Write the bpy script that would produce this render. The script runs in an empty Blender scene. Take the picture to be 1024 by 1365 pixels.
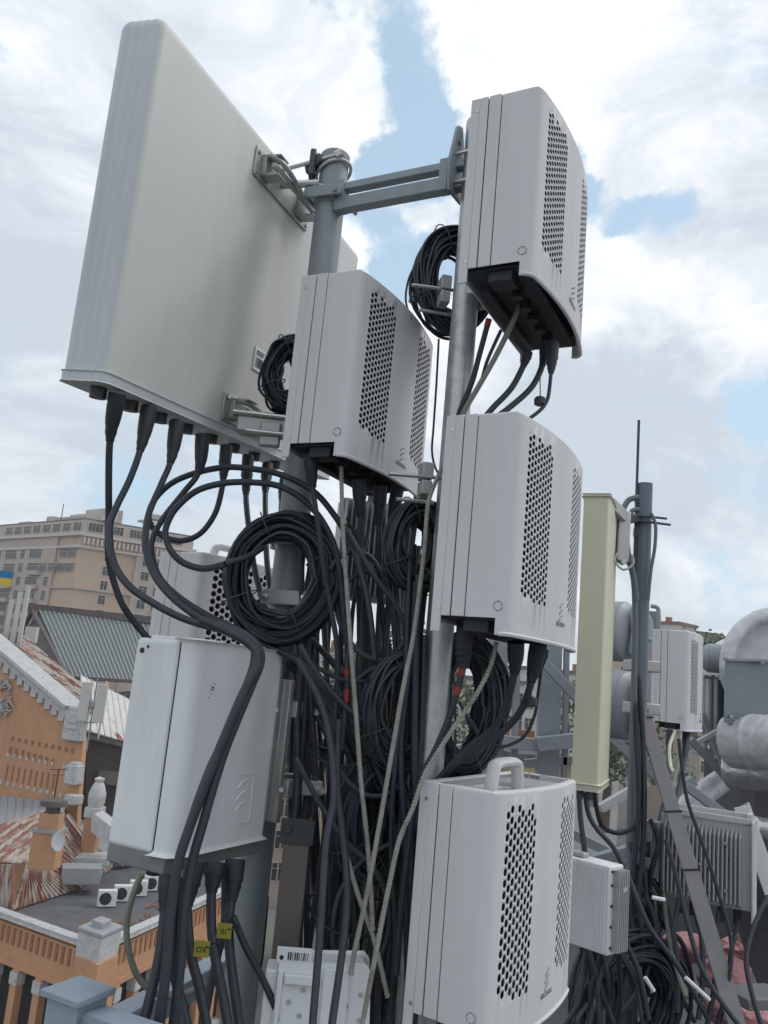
import bpy, bmesh, math, random
from mathutils import Vector, Matrix, noise
random.seed(7)
RAD = math.radians
sc = bpy.context.scene
COL = sc.collection

# ------------------------------------------------------------------ camera
FPX, PITCH, ROLL = 1105.8, RAD(11.25), RAD(5.295)
Fv = Vector((0, math.cos(PITCH), math.sin(PITCH)))
R0 = Vector((1, 0, 0)); U0 = Vector((0, -math.sin(PITCH), math.cos(PITCH)))
Rv = math.cos(ROLL)*R0 + math.sin(ROLL)*U0
Uv = math.cos(ROLL)*U0 - math.sin(ROLL)*R0
cd = bpy.data.cameras.new('camera'); cam = bpy.data.objects.new('camera', cd); COL.objects.link(cam)
M = Matrix((Rv, Uv, -Fv)).transposed().to_4x4(); cam.matrix_world = M
cd.sensor_fit = 'HORIZONTAL'; cd.sensor_width = 36; cd.lens = 36*FPX/1024; cd.clip_start = .02; cd.clip_end = 6000
sc.camera = cam

def ray(u, v): return Fv + (u-512)/FPX*Rv - (v-682.5)/FPX*Uv
def P(u, v, y): d = ray(u, v); return d*(y/d.y)          # a point of the photo at ground distance y
def PZ(u, v, z): d = ray(u, v); return d*(z/d.z)         # a point of the photo at height z
def PP(u, v, o, n): d = ray(u, v); return d*(o.dot(n)/d.dot(n))   # on a plane

# ------------------------------------------------------------------ materials
def mat(name, col, rough=.5, metal=0., var=.12, vscale=6., streak=0., bump=0., bscale=60., grime=None, gamt=.35, gscale=2.5, spec=.5, coat=0., ridged=False):
    m = bpy.data.materials.new(name); m.use_nodes = True
    nt = m.node_tree; N = nt.nodes; L = nt.links
    b = N['Principled BSDF']; b.inputs['Roughness'].default_value = rough; b.inputs['Metallic'].default_value = metal
    b.inputs['Specular IOR Level'].default_value = spec
    if coat: b.inputs['Coat Weight'].default_value = coat
    tc = N.new('ShaderNodeTexCoord')
    n1 = N.new('ShaderNodeTexNoise'); n1.inputs['Scale'].default_value = vscale; n1.inputs['Detail'].default_value = 6; n1.inputs['Roughness'].default_value = .65
    L.new(tc.outputs['Object'], n1.inputs['Vector'])
    r = N.new('ShaderNodeMapRange'); r.inputs[1].default_value = .3; r.inputs[2].default_value = .7; r.inputs[3].default_value = 1-var; r.inputs[4].default_value = 1+var
    L.new(n1.outputs['Fac'], r.inputs[0])
    mul = N.new('ShaderNodeVectorMath'); mul.operation = 'SCALE'; mul.inputs[0].default_value = col[:3]
    L.new(r.outputs[0], mul.inputs['Scale'])
    out = mul.outputs[0]
    if grime:
        mp = N.new('ShaderNodeMapping'); mp.inputs['Scale'].default_value = (1, 1, .18 if streak else 1)
        L.new(tc.outputs['Object'], mp.inputs['Vector'])
        n2 = N.new('ShaderNodeTexNoise'); n2.inputs['Scale'].default_value = gscale; n2.inputs['Detail'].default_value = 8; n2.inputs['Roughness'].default_value = .7
        L.new(mp.outputs[0], n2.inputs['Vector'])
        r2 = N.new('ShaderNodeMapRange'); r2.inputs[1].default_value = .48; r2.inputs[2].default_value = .72; r2.inputs[3].default_value = 0; r2.inputs[4].default_value = gamt
        L.new(n2.outputs['Fac'], r2.inputs[0])
        mx = N.new('ShaderNodeMix'); mx.data_type = 'RGBA'; mx.inputs['B'].default_value = (*grime[:3], 1)
        L.new(r2.outputs[0], mx.inputs['Factor']); L.new(out, mx.inputs['A']); out = mx.outputs['Result']
    L.new(out, b.inputs['Base Color'])
    rr = N.new('ShaderNodeMapRange'); rr.inputs[1].default_value = .3; rr.inputs[2].default_value = .7
    rr.inputs[3].default_value = max(.05, rough-.1); rr.inputs[4].default_value = min(1, rough+.1)
    L.new(n1.outputs['Fac'], rr.inputs[0]); L.new(rr.outputs[0], b.inputs['Roughness'])
    if bump:
        n3 = N.new('ShaderNodeTexNoise')
        if ridged: n3.noise_type = 'RIDGED_MULTIFRACTAL'
        n3.inputs['Scale'].default_value = bscale; n3.inputs['Detail'].default_value = 4
        L.new(tc.outputs['Object'], n3.inputs['Vector'])
        bp = N.new('ShaderNodeBump'); bp.inputs['Strength'].default_value = bump; bp.inputs['Distance'].default_value = .01
        L.new(n3.outputs['Fac'], bp.inputs['Height']); L.new(bp.outputs[0], b.inputs['Normal'])
    return m

def rust_mat(name, paint, rust, seam, thr=.5):
    """sheet roofing: every seam panel carries its own run of rust"""
    m = bpy.data.materials.new(name); m.use_nodes = True
    nt = m.node_tree; N = nt.nodes; L = nt.links; b = N['Principled BSDF']; b.inputs['Roughness'].default_value = .6
    tc = N.new('ShaderNodeTexCoord'); sx = N.new('ShaderNodeSeparateXYZ'); L.new(tc.outputs['Object'], sx.inputs[0])
    dv = N.new('ShaderNodeMath'); dv.operation = 'DIVIDE'; dv.inputs[1].default_value = seam; L.new(sx.outputs[0], dv.inputs[0])
    fl = N.new('ShaderNodeMath'); fl.operation = 'FLOOR'; L.new(dv.outputs[0], fl.inputs[0])
    yv = N.new('ShaderNodeMath'); yv.operation = 'MULTIPLY'; yv.inputs[1].default_value = .45; L.new(sx.outputs[1], yv.inputs[0])
    cb = N.new('ShaderNodeCombineXYZ'); L.new(fl.outputs[0], cb.inputs[0]); L.new(yv.outputs[0], cb.inputs[1])
    sc_ = N.new('ShaderNodeVectorMath'); sc_.operation = 'MULTIPLY'; sc_.inputs[1].default_value = (3.7, 1, 1); L.new(cb.outputs[0], sc_.inputs[0])
    n1 = N.new('ShaderNodeTexNoise'); n1.inputs['Scale'].default_value = 1.; n1.inputs['Detail'].default_value = 2; L.new(sc_.outputs[0], n1.inputs['Vector'])
    n2 = N.new('ShaderNodeTexNoise'); n2.inputs['Scale'].default_value = 3.; n2.inputs['Detail'].default_value = 8; n2.inputs['Roughness'].default_value = .7
    mp = N.new('ShaderNodeMapping'); mp.inputs['Scale'].default_value = (2.2, .5, 1); L.new(tc.outputs['Object'], mp.inputs[0]); L.new(mp.outputs[0], n2.inputs['Vector'])
    ad = N.new('ShaderNodeMath'); ad.operation = 'MULTIPLY_ADD'; ad.inputs[1].default_value = .45; L.new(n2.outputs['Fac'], ad.inputs[0]); L.new(n1.outputs['Fac'], ad.inputs[2])
    r = N.new('ShaderNodeMapRange'); r.inputs[1].default_value = thr+.2; r.inputs[2].default_value = thr+.29; L.new(ad.outputs[0], r.inputs[0])
    mx = N.new('ShaderNodeMix'); mx.data_type = 'RGBA'; mx.inputs['A'].default_value = (*paint, 1); mx.inputs['B'].default_value = (*rust, 1); L.new(r.outputs[0], mx.inputs['Factor'])
    r3 = N.new('ShaderNodeMapRange'); r3.inputs[1].default_value = .3; r3.inputs[2].default_value = .7; r3.inputs[3].default_value = .75; r3.inputs[4].default_value = 1.2; L.new(n2.outputs['Fac'], r3.inputs[0])
    vm = N.new('ShaderNodeVectorMath'); vm.operation = 'SCALE'; L.new(mx.outputs['Result'], vm.inputs[0]); L.new(r3.outputs[0], vm.inputs['Scale'])
    L.new(vm.outputs[0], b.inputs['Base Color'])
    return m

def brick_mat(name, c1, c2, mortar, bw=.26, bh=.075):
    m = mat(name, c1, .85, var=.16, vscale=1.1, grime=tuple(x*.5 for x in c1), gamt=.45, gscale=.9, streak=1)
    N = m.node_tree.nodes; L = m.node_tree.links; b = N['Principled BSDF']
    tc = N.new('ShaderNodeTexCoord'); mp = N.new('ShaderNodeMapping'); mp.inputs['Rotation'].default_value = (RAD(90), 0, 0); L.new(tc.outputs['Object'], mp.inputs[0])
    br = N.new('ShaderNodeTexBrick'); br.inputs['Scale'].default_value = 1; br.inputs['Brick Width'].default_value = bw; br.inputs['Row Height'].default_value = bh; br.inputs['Mortar Size'].default_value = .008
    br.inputs['Color1'].default_value = (*c1, 1); br.inputs['Color2'].default_value = (*c2, 1); br.inputs['Mortar'].default_value = (*mortar, 1)
    L.new(mp.outputs[0], br.inputs['Vector'])
    old = b.inputs['Base Color'].links[0].from_socket
    mx = N.new('ShaderNodeMix'); mx.data_type = 'RGBA'; mx.inputs['Factor'].default_value = .5; L.new(old, mx.inputs['A']); L.new(br.outputs['Color'], mx.inputs['B'])
    L.new(mx.outputs['Result'], b.inputs['Base Color'])
    return m

m_rru = mat('radio_plastic', (.605, .605, .62), .75, var=.02, vscale=4, grime=(.45, .44, .42), gamt=.28, gscale=8, streak=1, bump=.02, bscale=900, spec=.25)
m_rru_in = mat('heat_sink_dark', (.045, .047, .055), .6, var=.2)
m_gap = mat('seam_dark', (.03, .03, .035), .7)
m_white = mat('white_box_paint', (.72, .745, .76), .55, var=.03, grime=(.42, .41, .38), gamt=.3, gscale=7, streak=1, bump=.02, bscale=700)
m_ribbase = mat('base_plate_grey', (.20, .205, .20), .55, var=.12)
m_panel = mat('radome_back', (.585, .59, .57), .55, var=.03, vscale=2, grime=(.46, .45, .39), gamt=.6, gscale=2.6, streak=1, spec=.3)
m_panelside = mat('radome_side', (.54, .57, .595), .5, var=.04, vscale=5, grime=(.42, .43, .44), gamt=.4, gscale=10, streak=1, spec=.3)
m_galv = mat('galvanised_steel', (.47, .48, .48), .42, .6, var=.22, vscale=34, grime=(.25, .25, .25), gamt=.3, gscale=9)
m_bracket = mat('cast_bracket', (.42, .42, .41), .45, .45, var=.15, vscale=20, grime=(.2, .19, .17), gamt=.4)
m_polepaint = mat('blue_grey_pole_paint', (.24, .275, .295), .5, .1, var=.1, vscale=9, grime=(.13, .14, .14), gamt=.3, gscale=12, streak=1)
m_poledark = mat('dark_grey_pole_paint', (.13, .16, .19), .5, .1, var=.12, vscale=8)
m_dark = mat('dark_steel', (.06, .065, .07), .5, .3, var=.2)
m_rod = mat('bolt_steel', (.5, .5, .5), .3, .9, var=.1)
m_black = mat('cable_rubber', (.025, .032, .043), .5, var=.2, vscale=30, grime=(.07, .07, .075), gamt=.35, gscale=20)
m_black2 = mat('cable_rubber_dusty', (.04, .046, .056), .5, var=.2, vscale=30, grime=(.09, .09, .09), gamt=.4, gscale=20)
m_boot = mat('boot_rubber', (.020, .024, .031), .6, var=.2, vscale=25)
m_braid = mat('braided_ground_wire', (.33, .33, .285), .65, .1, var=.2, vscale=40, grime=(.1, .1, .08), gamt=.5, gscale=30)
m_olive = mat('olive_sheath', (.19, .20, .165), .5, var=.1, vscale=20)
m_red = mat('red_tape', (.24, .035, .04), .6)
m_yellow = mat('yellow_tag', (.30, .27, .035), .6)
m_ink = mat('black_ink', (.02, .02, .02), .6)
m_greyink = mat('grey_print', (.26, .26, .28), .6)
m_cream = mat('cream_radome', (.62, .60, .45), .45, var=.03, grime=(.50, .48, .36), gamt=.3, gscale=3, streak=1)
m_creamside = mat('cream_radome_side', (.52, .50, .40), .5, var=.04)
m_finned = mat('finned_casting', (.42, .45, .45), .5, .2, var=.1, vscale=12, grime=(.3, .3, .27), gamt=.3)
m_whitesteel = mat('white_steel_paint', (.50, .51, .52), .5, var=.06, grime=(.35, .32, .28), gamt=.35, gscale=8)
m_drum = mat('drum_back_paint', (.30, .315, .33), .5, var=.08, grime=(.22, .22, .22), gamt=.4, gscale=6)
m_greysteel = mat('grey_steel_paint', (.26, .285, .31), .5, var=.1, vscale=3, grime=(.16, .16, .16), gamt=.3)
m_strut = mat('strut_grey_paint', (.165, .17, .178), .55, .1, var=.14, vscale=8, grime=(.20, .09, .055), gamt=.5, gscale=5)
m_rustch = mat('weathered_brown_steel', (.16, .145, .135), .65, .2, var=.2, vscale=8, grime=(.20, .09, .045), gamt=.6, gscale=6)
m_foil = mat('foil_wrap', (.52, .52, .53), .3, .7, var=.15, vscale=6, bump=1., bscale=10, ridged=True)
m_foildull = mat('pale_wrap', (.58, .58, .60), .5, .2, var=.2, vscale=5, grime=(.26,.26,.27), gamt=.5, gscale=4, bump=.9, bscale=9, ridged=True)
m_sheet = mat('duct_sheet', (.20, .23, .245), .5, .2, var=.14, vscale=3, bump=.3, bscale=3)
m_rail = mat('railing_paint', (.26, .31, .37), .45, var=.07, vscale=14, bump=.1, bscale=120)
m_deck = mat('roof_membrane', (.075, .075, .078), .85, var=.25, vscale=2.5, grime=(.03, .03, .032), gamt=.7, gscale=1.4, bump=.4, bscale=30)
m_tarp = mat('pink_red_tarp', (.40, .18, .20), .5, var=.15, vscale=5, grime=(.25, .07, .07), gamt=.4)
# city
m_brick = brick_mat('orange_brick', (.50, .275, .155), (.45, .24, .13), (.46, .28, .17))
m_brown_and_shade = mat('brown_brick_and_slot_shade', (.30, .14, .075), .9)  # chimney brown; also the painted shade of the facade slots
m_plaster = mat('white_plaster', (.47, .475, .48), .8, var=.15, grime=(.27, .26, .25), gamt=.7, gscale=2.5, bump=.3, bscale=8)
m_beige = mat('beige_render', (.50, .375, .285), .85, var=.05, vscale=.3, grime=(.42, .33, .24), gamt=.4, gscale=.15)
m_beige2 = mat('pale_stone_render', (.43, .36, .315), .85, var=.06, vscale=.3, grime=(.36, .31, .27), gamt=.4, gscale=.2)
m_trim = mat('pale_trim', (.52, .47, .43), .8, var=.06)
m_glass = mat('window_glass', (.045, .05, .055), .3, var=.6, vscale=.22, spec=.3)
m_glassdark = mat('dark_opening', (.05, .05, .055), .4, var=.3)
m_slate = mat('slate_sheet', (.095, .11, .115), .6, var=.12, vscale=2, grime=(.07, .075, .075), gamt=.5, gscale=.6)
m_slaterib = mat('slate_rib', (.24, .265, .265), .6, var=.15, vscale=2)
m_gable = mat('weathered_grey_gable', (.12, .115, .11), .85, var=.3, vscale=.7)
m_ridge = mat('ridge_brown', (.10, .085, .08), .8, var=.3, vscale=1)
m_roofflat = mat('bitumen_roof', (.10, .105, .115), .8, var=.3, vscale=1.2, grime=(.15, .085, .065), gamt=.9, gscale=.28, bump=.4, bscale=2)
m_roofgrey = mat('grey_sheet_roof', (.32, .335, .35), .55, .1, var=.1, vscale=1, grime=(.2, .19, .18), gamt=.5, gscale=.5)
m_rustA = rust_mat('rusted_white_roof', (.55, .50, .45), (.255, .085, .055), .55, .50)
m_rustB = rust_mat('rusted_red_roof', (.46, .40, .36), (.25, .11, .075), .34, .46)
m_rustC = rust_mat('white_sheet_roof', (.60, .585, .56), (.26, .08, .055), .6, .62)
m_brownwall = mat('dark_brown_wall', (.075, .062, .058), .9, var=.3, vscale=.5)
m_ground = mat('street_ground', (.16, .155, .145), .9, var=.3, vscale=.02, grime=(.06, .085, .04), gamt=.8, gscale=.01)
m_leaf = mat('foliage', (.055, .085, .04), .7, var=.5, vscale=1.2)
m_leafl = mat('foliage_light', (.10, .135, .065), .7, var=.4, vscale=1.2)
m_bark = mat('bark', (.10, .08, .06), .9)
m_ac = mat('aircon_white', (.66, .66, .64), .5, var=.04)
m_blue = mat('blue_cloth', (.02, .16, .36), .8); m_yel = mat('yellow_cloth', (.60, .43, .05), .8)
m_redroof = mat('dull_red_roof', (.21, .12, .10), .8, var=.2)
m_palebuild = mat('pale_facade', (.50, .49, .47), .85, var=.06, vscale=.2)
m_yellowbuild = mat('ochre_facade', (.50, .40, .24), .85, var=.06, vscale=.2)
m_stone = mat('carved_stone', (.36, .37, .37), .8, var=.3, vscale=5)
m_hill = mat('wooded_hill', (.10, .12, .08), .9, var=.4, vscale=.05)

# ------------------------------------------------------------------ mesh builder
class MB:
    def __init__(s): s.v = []; s.f = []; s.m = []; s.M = None; s.parts = []
    def add(s, vs, fs, mi=0):
        o = len(s.v); s.parts.append((o, len(s.f)))
        for p in vs: s.v.append(s.M @ Vector(p) if s.M else Vector(p))
        for f in fs: s.f.append([o+i for i in f]); s.m.append(mi)
    def box(s, a, b, mi=0):
        x0, y0, z0 = a; x1, y1, z1 = b
        s.add([(x0,y0,z0),(x1,y0,z0),(x1,y1,z0),(x0,y1,z0),(x0,y0,z1),(x1,y0,z1),(x1,y1,z1),(x0,y1,z1)],
              [(3,2,1,0),(4,5,6,7),(0,1,5,4),(1,2,6,5),(2,3,7,6),(3,0,4,7)], mi)
    def obox(s, c, ex, ey, ez, mi=0):      # centre and three half-extent vectors
        c = Vector(c); ex = Vector(ex); ey = Vector(ey); ez = Vector(ez)
        vs = [c+i*ex+j*ey+k*ez for k in (-1,1) for (i,j) in ((-1,-1),(1,-1),(1,1),(-1,1))]
        fs = [(3,2,1,0),(4,5,6,7),(0,1,5,4),(1,2,6,5),(2,3,7,6),(3,0,4,7)]
        if ex.cross(ey).dot(ez) < 0: fs = [f[::-1] for f in fs]
        s.add(vs, fs, mi)
    def prism(s, poly, d, mi=0):           # polygon (3-D points) pushed along d
        n = len(poly); d = Vector(d); a = [Vector(p) for p in poly]
        nn = sum(((a[i]-a[0]).cross(a[(i+1)%n]-a[0]) for i in range(n)), Vector())
        if nn.dot(d) > 0: a = a[::-1]
        s.add(a+[p+d for p in a], [list(range(n)), list(range(2*n-1, n-1, -1))]+[(i, n+i, n+(i+1)%n, (i+1)%n)[::-1] for i in range(n)], mi)
    def bar(s, p, q, w, h, up=(0,0,1), mi=0):
        p = Vector(p); q = Vector(q); d = (q-p); l = d.length; d.normalize()
        sd = d.cross(Vector(up))
        if sd.length < 1e-4: sd = Vector((1,0,0))
        sd.normalize(); u = sd.cross(d)
        s.obox((p+q)/2, d*l/2, sd*w/2, u*h/2, mi)
    def cyl(s, p, q, r0, r1=None, n=16, cap=True, mi=0):
        r1 = r0 if r1 is None else r1
        p = Vector(p); q = Vector(q); d = (q-p).normalized()
        a = d.orthogonal().normalized(); b = d.cross(a)
        vs = [p+r0*(math.cos(t)*a+math.sin(t)*b) for t in [2*math.pi*i/n for i in range(n)]]
        vs += [q+r1*(math.cos(t)*a+math.sin(t)*b) for t in [2*math.pi*i/n for i in range(n)]]
        fs = [(i, (i+1)%n, n+(i+1)%n, n+i) for i in range(n)]
        if cap: fs += [list(range(n))[::-1], list(range(n, 2*n))]
        s.add(vs, fs, mi)
    def tube(s, pts, r, n=8, closed=False, twist=0, lobes=0, mi=0, cap=True):
        k = len(pts); pts = [Vector(p) for p in pts]
        T = []
        for i in range(k):
            a = pts[(i-1) % k] if (closed or i > 0) else pts[0]
            b = pts[(i+1) % k] if (closed or i < k-1) else pts[-1]
            t = b-a; T.append(t.normalized() if t.length > 1e-9 else Vector((0,0,1)))
        nrm = T[0].orthogonal().normalized(); vs = []; sl = 0
        for i in range(k):
            if i: sl += (pts[i]-pts[i-1]).length
            nrm = (nrm - T[i]*nrm.dot(T[i]))
            nrm = nrm.normalized() if nrm.length > 1e-6 else T[i].orthogonal().normalized()
            bn = T[i].cross(nrm); rr = r(i/(k-1)) if callable(r) else r
            for j in range(n):
                t = 2*math.pi*j/n; q = rr
                if lobes: q = rr*(1+.13*math.cos(lobes*t)); t += twist*sl
                vs.append(pts[i]+q*(math.cos(t)*nrm+math.sin(t)*bn))
        fs = []
        for i in range(k if closed else k-1):
            for j in range(n):
                a = i*n+j; b = i*n+(j+1) % n; c = ((i+1) % k)*n+(j+1) % n; d = ((i+1) % k)*n+j
                fs.append((a, b, c, d))
        if not closed and cap: fs += [list(range(n))[::-1], list(range((k-1)*n, k*n))]
        s.add(vs, fs, mi)
    def lathe(s, prof, n=20, c=(0,0,0), mi=0):
        c = Vector(c); vs = []
        for r, z in prof: vs += [c+Vector((r*math.cos(2*math.pi*i/n), r*math.sin(2*math.pi*i/n), z)) for i in range(n)]
        fs = [(j*n+i, j*n+(i+1) % n, (j+1)*n+(i+1) % n, (j+1)*n+i) for j in range(len(prof)-1) for i in range(n)]
        fs += [list(range(n))[::-1], list(range((len(prof)-1)*n, len(prof)*n))]
        s.add(vs, fs, mi)
    weld = False
    def mesh(s, name, mats, off=Vector(), smooth=None):
        me = bpy.data.meshes.new(name); me.from_pydata([p-off for p in s.v], [], s.f)
        for m in (mats if isinstance(mats, (list, tuple)) else [mats]): me.materials.append(m)
        me.polygons.foreach_set('material_index', s.m); me.update()
        if s.weld:
            bm = bmesh.new(); bm.from_mesh(me); bmesh.ops.remove_doubles(bm, verts=bm.verts, dist=1e-5); bm.to_mesh(me); bm.free(); me.update()
        if smooth:
            me.shade_smooth(); me.set_sharp_from_angle(angle=RAD(smooth))
        return me
    def each(s, name, mats, parent, **kw):       # every added piece becomes a part of its own
        st = s.parts+[(len(s.v), len(s.f))]
        for (v0, f0), (v1, f1) in zip(st[:-1], st[1:]):
            q = MB(); q.v = s.v[v0:v1]; q.f = [[i-v0 for i in f] for f in s.f[f0:f1]]; q.m = s.m[f0:f1]; q.build(name, mats, parent, **kw)
    def build(s, name, mats, parent=None, origin=None, smooth=35, bevel=0, seg=2):
        off = Vector(origin) if origin is not None else Vector()
        o = bpy.data.objects.new(name, s.mesh(name, mats, off, smooth)); COL.objects.link(o)
        if parent: o.parent = parent
        if origin is not None: o.location = off
        if bevel:
            b = o.modifiers.new('bevel', 'BEVEL'); b.width = bevel; b.segments = seg; b.limit_method = 'ANGLE'; b.angle_limit = RAD(40)
            b.harden_normals = False
            if seg > 2: wn_ = o.modifiers.new('normals', 'WEIGHTED_NORMAL'); wn_.keep_sharp = False; wn_.weight = 80
        return o

def tag(o, label=None, cat=None, group=None, kind=None):
    if label: o['label'] = label
    if cat: o['category'] = cat
    if group: o['group'] = group
    if kind: o['kind'] = kind
    return o
def empty(name, loc, label=None, cat=None, group=None, yaw=0, mtx=None):
    o = bpy.data.objects.new(name, None); COL.objects.link(o); o.empty_display_size = .05
    if mtx is not None: o.matrix_world = mtx
    else: o.location = loc; o.rotation_euler = (0, 0, yaw)
    return tag(o, label, cat, group)
def copy_tree(o, parent=None):
    c = o.copy(); COL.objects.link(c)
    if parent: c.parent = parent
    for ch in list(o.children): copy_tree(ch, c)
    return c
def spline(pts, sub=8):
    pts = [Vector(p) for p in pts]; out = []
    for i in range(len(pts)-1):
        p0 = pts[max(0, i-1)]; p1 = pts[i]; p2 = pts[i+1]; p3 = pts[min(len(pts)-1, i+2)]
        for k in range(sub):
            t = k/sub
            out.append(.5*((2*p1)+(-p0+p2)*t+(2*p0-5*p1+4*p2-p3)*t*t+(-p0+3*p1-3*p2+p3)*t**3))
    out.append(pts[-1]); return out
def text_mesh(txt, size, name, m, parent, mtx, ext=.0004):
    cu = bpy.data.curves.new(name, 'FONT'); cu.body = txt; cu.size = size; cu.extrude = ext; cu.align_x = 'CENTER'
    to = bpy.data.objects.new(name, cu); COL.objects.link(to)
    dg = bpy.context.evaluated_depsgraph_get()
    me = bpy.data.meshes.new_from_object(to.evaluated_get(dg)); bpy.data.objects.remove(to); bpy.data.curves.remove(cu)
    me.materials.clear(); me.materials.append(m); me.transform(mtx)
    o = bpy.data.objects.new(name, me); COL.objects.link(o); o.parent = parent; return o

# ================================================================== RADIO UNITS
BUL = .024
def make_radio(W, D, H, rp, ncol, bandz, handle, logo=True, cwid=None):
    """local: x along the perforated front (near to far), y towards the mast, z up"""
    r = .022; hw = W/2; cwid = cwid or rp*.866
    fy = lambda x: -BUL*(1-((x-hw)/hw)**2)+BUL*.0
    root = empty('radio_unit', (0,0,0))
    m_ = 2*BUL*(r-hw)/hw**2; y0 = fy(r)-m_*r
    rearF = .54*D                                     # the front cover reaches back to here
    def corner_pts(n=6):
        c = []
        for i in range(n+1):
            t = i/n; q0 = Vector((0, y0+r)); q1 = Vector((0, y0)); q2 = Vector((r, fy(r)))
            c.append((1-t)**2*q0+2*t*(1-t)*q1+t*t*q2)
        return c
    left = [Vector((0, rearF)), Vector((0, (rearF+y0+r)/2))]+corner_pts()
    cw = cwid; b0 = .040; bw = ncol*cw
    xs1 = [b0+i*cw for i in range(ncol+1)]; xs2 = [W-b0-bw+i*cw for i in range(ncol+1)]
    def prof(x): return Vector((x, fy(x)))
    right = [Vector((W-p.x, p.y)) for p in left[::-1]]
    z0, z1 = 0., H-.007
    f = MB()
    def strip(pts, za, zb, nz=1):
        for a, b in zip(pts[:-1], pts[1:]):
            for k in range(nz):
                u0 = za+(zb-za)*k/nz; u1 = za+(zb-za)*(k+1)/nz
                f.add([(a.x,a.y,u0),(b.x,b.y,u0),(b.x,b.y,u1),(a.x,a.y,u1)], [(0,1,2,3)])
    # notch in the side wall at the bottom
    nz_ = .030
    sl = [left[0], left[1]]
    strip(left[:3], nz_, z1); strip(left[2:], nz_, z1); strip(left[2:], z0, nz_)
    strip(right[:-2], nz_, z1); strip(right[:-2], z0, nz_); strip(right[-3:], nz_, z1)
    def plain(xa, xb, n):
        q_ = [prof(xa+(xb-xa)*i/n) for i in range(n+1)]
        strip(q_, z0, nz_); strip(q_, nz_, z1)
    plain(r, b0, 2); plain(b0+bw, W-b0-bw, 8); plain(W-b0, W-r, 2)
    zb, zt = bandz; nrow = int((zt-zb)/rp)
    def band(xs):
        strip([prof(x) for x in xs], z0, zb)
        top = zb+nrow*rp+rp/2
        strip([prof(x) for x in xs], top, z1)
        for j in range(ncol):
            off = (j % 2)*rp/2; xa, xb = xs[j], xs[j+1]; xc = (xa+xb)/2
            if off: strip([prof(xa), prof(xb)], zb, zb+off)
            else: strip([prof(xa), prof(xb)], top-rp/2, top)
            for i in range(nrow):
                c = zb+off+(i+.5)*rp; l, h = c-rp/2, c+rp/2
                rx, rz = cw*.46, rp*.41
                hole = [(xc-rx, c-rz*.5), (xc-rx*.0, c-rz*1.0), (xc+rx, c-rz*.5), (xc+rx, c+rz*.5), (xc, c+rz*1.0), (xc-rx, c+rz*.5)]
                skip = (i == 0 and j in (0, 2)) or (i == nrow-1 and j % 3 == 2)
                if skip:
                    strip([prof(xa), prof(xb)], l, h); continue
                rect = [(xa, l), (xc, l), (xb, l), (xb, h), (xc, h), (xa, h)]
                vs = [(x, fy(x), z) for x, z in rect+hole]
                f.add(vs, [(k, (k+1) % 6, 6+(k+1) % 6, 6+k) for k in range(6)])
    band(xs1); band(xs2)
    # rounded top shoulder and cap; the cover is a shell
    fullp = left+[prof(r+(W-2*r)*i/24) for i in range(1, 24)]+right
    cen = Vector((hw, D*.3))
    def inset(p, d):
        q = Vector((min(max(p.x, d), W-d), p.y+(d if p.y < .3*D else 0)*(1 if p.x > r*.3 and p.x < W-r*.3 else .3)))
        return q
    rings = [(0, H-.007), (.0018, H-.0025), (.006, H)]
    for (d0, za), (d1, zb_) in zip(rings[:-1], rings[1:]):
        A = [inset(p, d0) for p in fullp]; B_ = [inset(p, d1) for p in fullp]
        for i in range(len(fullp)-1):
            f.add([(A[i].x,A[i].y,za),(A[i+1].x,A[i+1].y,za),(B_[i+1].x,B_[i+1].y,zb_),(B_[i].x,B_[i].y,zb_)], [(0,1,2,3)])
    top = [inset(p, .006) for p in fullp]
    if handle:      # open top: a rim around a recessed deck
        ins = [inset(p, .016) for p in fullp]
        for i in range(len(top)-1):
            f.add([(top[i].x,top[i].y,H),(top[i+1].x,top[i+1].y,H),(ins[i+1].x,ins[i+1].y,H),(ins[i].x,ins[i].y,H)], [(0,1,2,3)])
            f.add([(ins[i].x,ins[i].y,H),(ins[i+1].x,ins[i+1].y,H),(ins[i+1].x,ins[i+1].y,H-.018),(ins[i].x,ins[i].y,H-.018)], [(0,1,2,3)])
    else:
        f.add([(p.x, p.y, H) for p in top], [list(range(len(top)))])
    f.weld = True; o = f.build('front_cover', m_rru, root, smooth=28)
    so = o.modifiers.new('shell', 'SOLIDIFY'); so.thickness = .0018; so.offset = -1
    wn_ = o.modifiers.new('normals', 'WEIGHTED_NORMAL'); wn_.keep_sharp = True; wn_.weight = 80
    # lip along the bottom front edge
    lip = MB(); lp = [Vector((p.x, p.y, .002)) for p in fullp if p.y < .1*D]
    lip.tube(lp, .0042, 6); lip.build('bottom_lip', m_rru, root)
    def shell_strip(name, ya, yb, back=False):
        s = MB(); t = .004
        n0 = nz_ if yb < .80*D else 0
        for x in (0, W-t):
            if not back: s.box((x, ya, nz_), (x+t, yb, H))
            else:
                s.box((x, ya, nz_), (x+t, ya+.12*D, H)); s.box((x, ya+.12*D, 0), (x+t, yb, H))
        if handle:
            s.box((t, ya+.001, H-.06), (W-t, ya+.005, H-.05))
            s.box((t, ya, H-.004), (.016, yb, H-.0002)); s.box((W-.016, ya, H-.004), (W-t, yb, H-.0002))
            if back: s.box((.016, yb-.016, H-.005), (W-.016, yb, H-.0004))
        else: s.box((t, ya, H-t), (W-t, yb, H-.0002))
        if back: s.box((t, yb-t, .02), (W-t, yb-.0005, H-t))
        s.build(name, m_rru, root, bevel=.0015)
    g = .0022
    shell_strip('side_band', .54*D+g, .74*D-g/2); shell_strip('rear_shell', .74*D+g/2, D, True)
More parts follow.
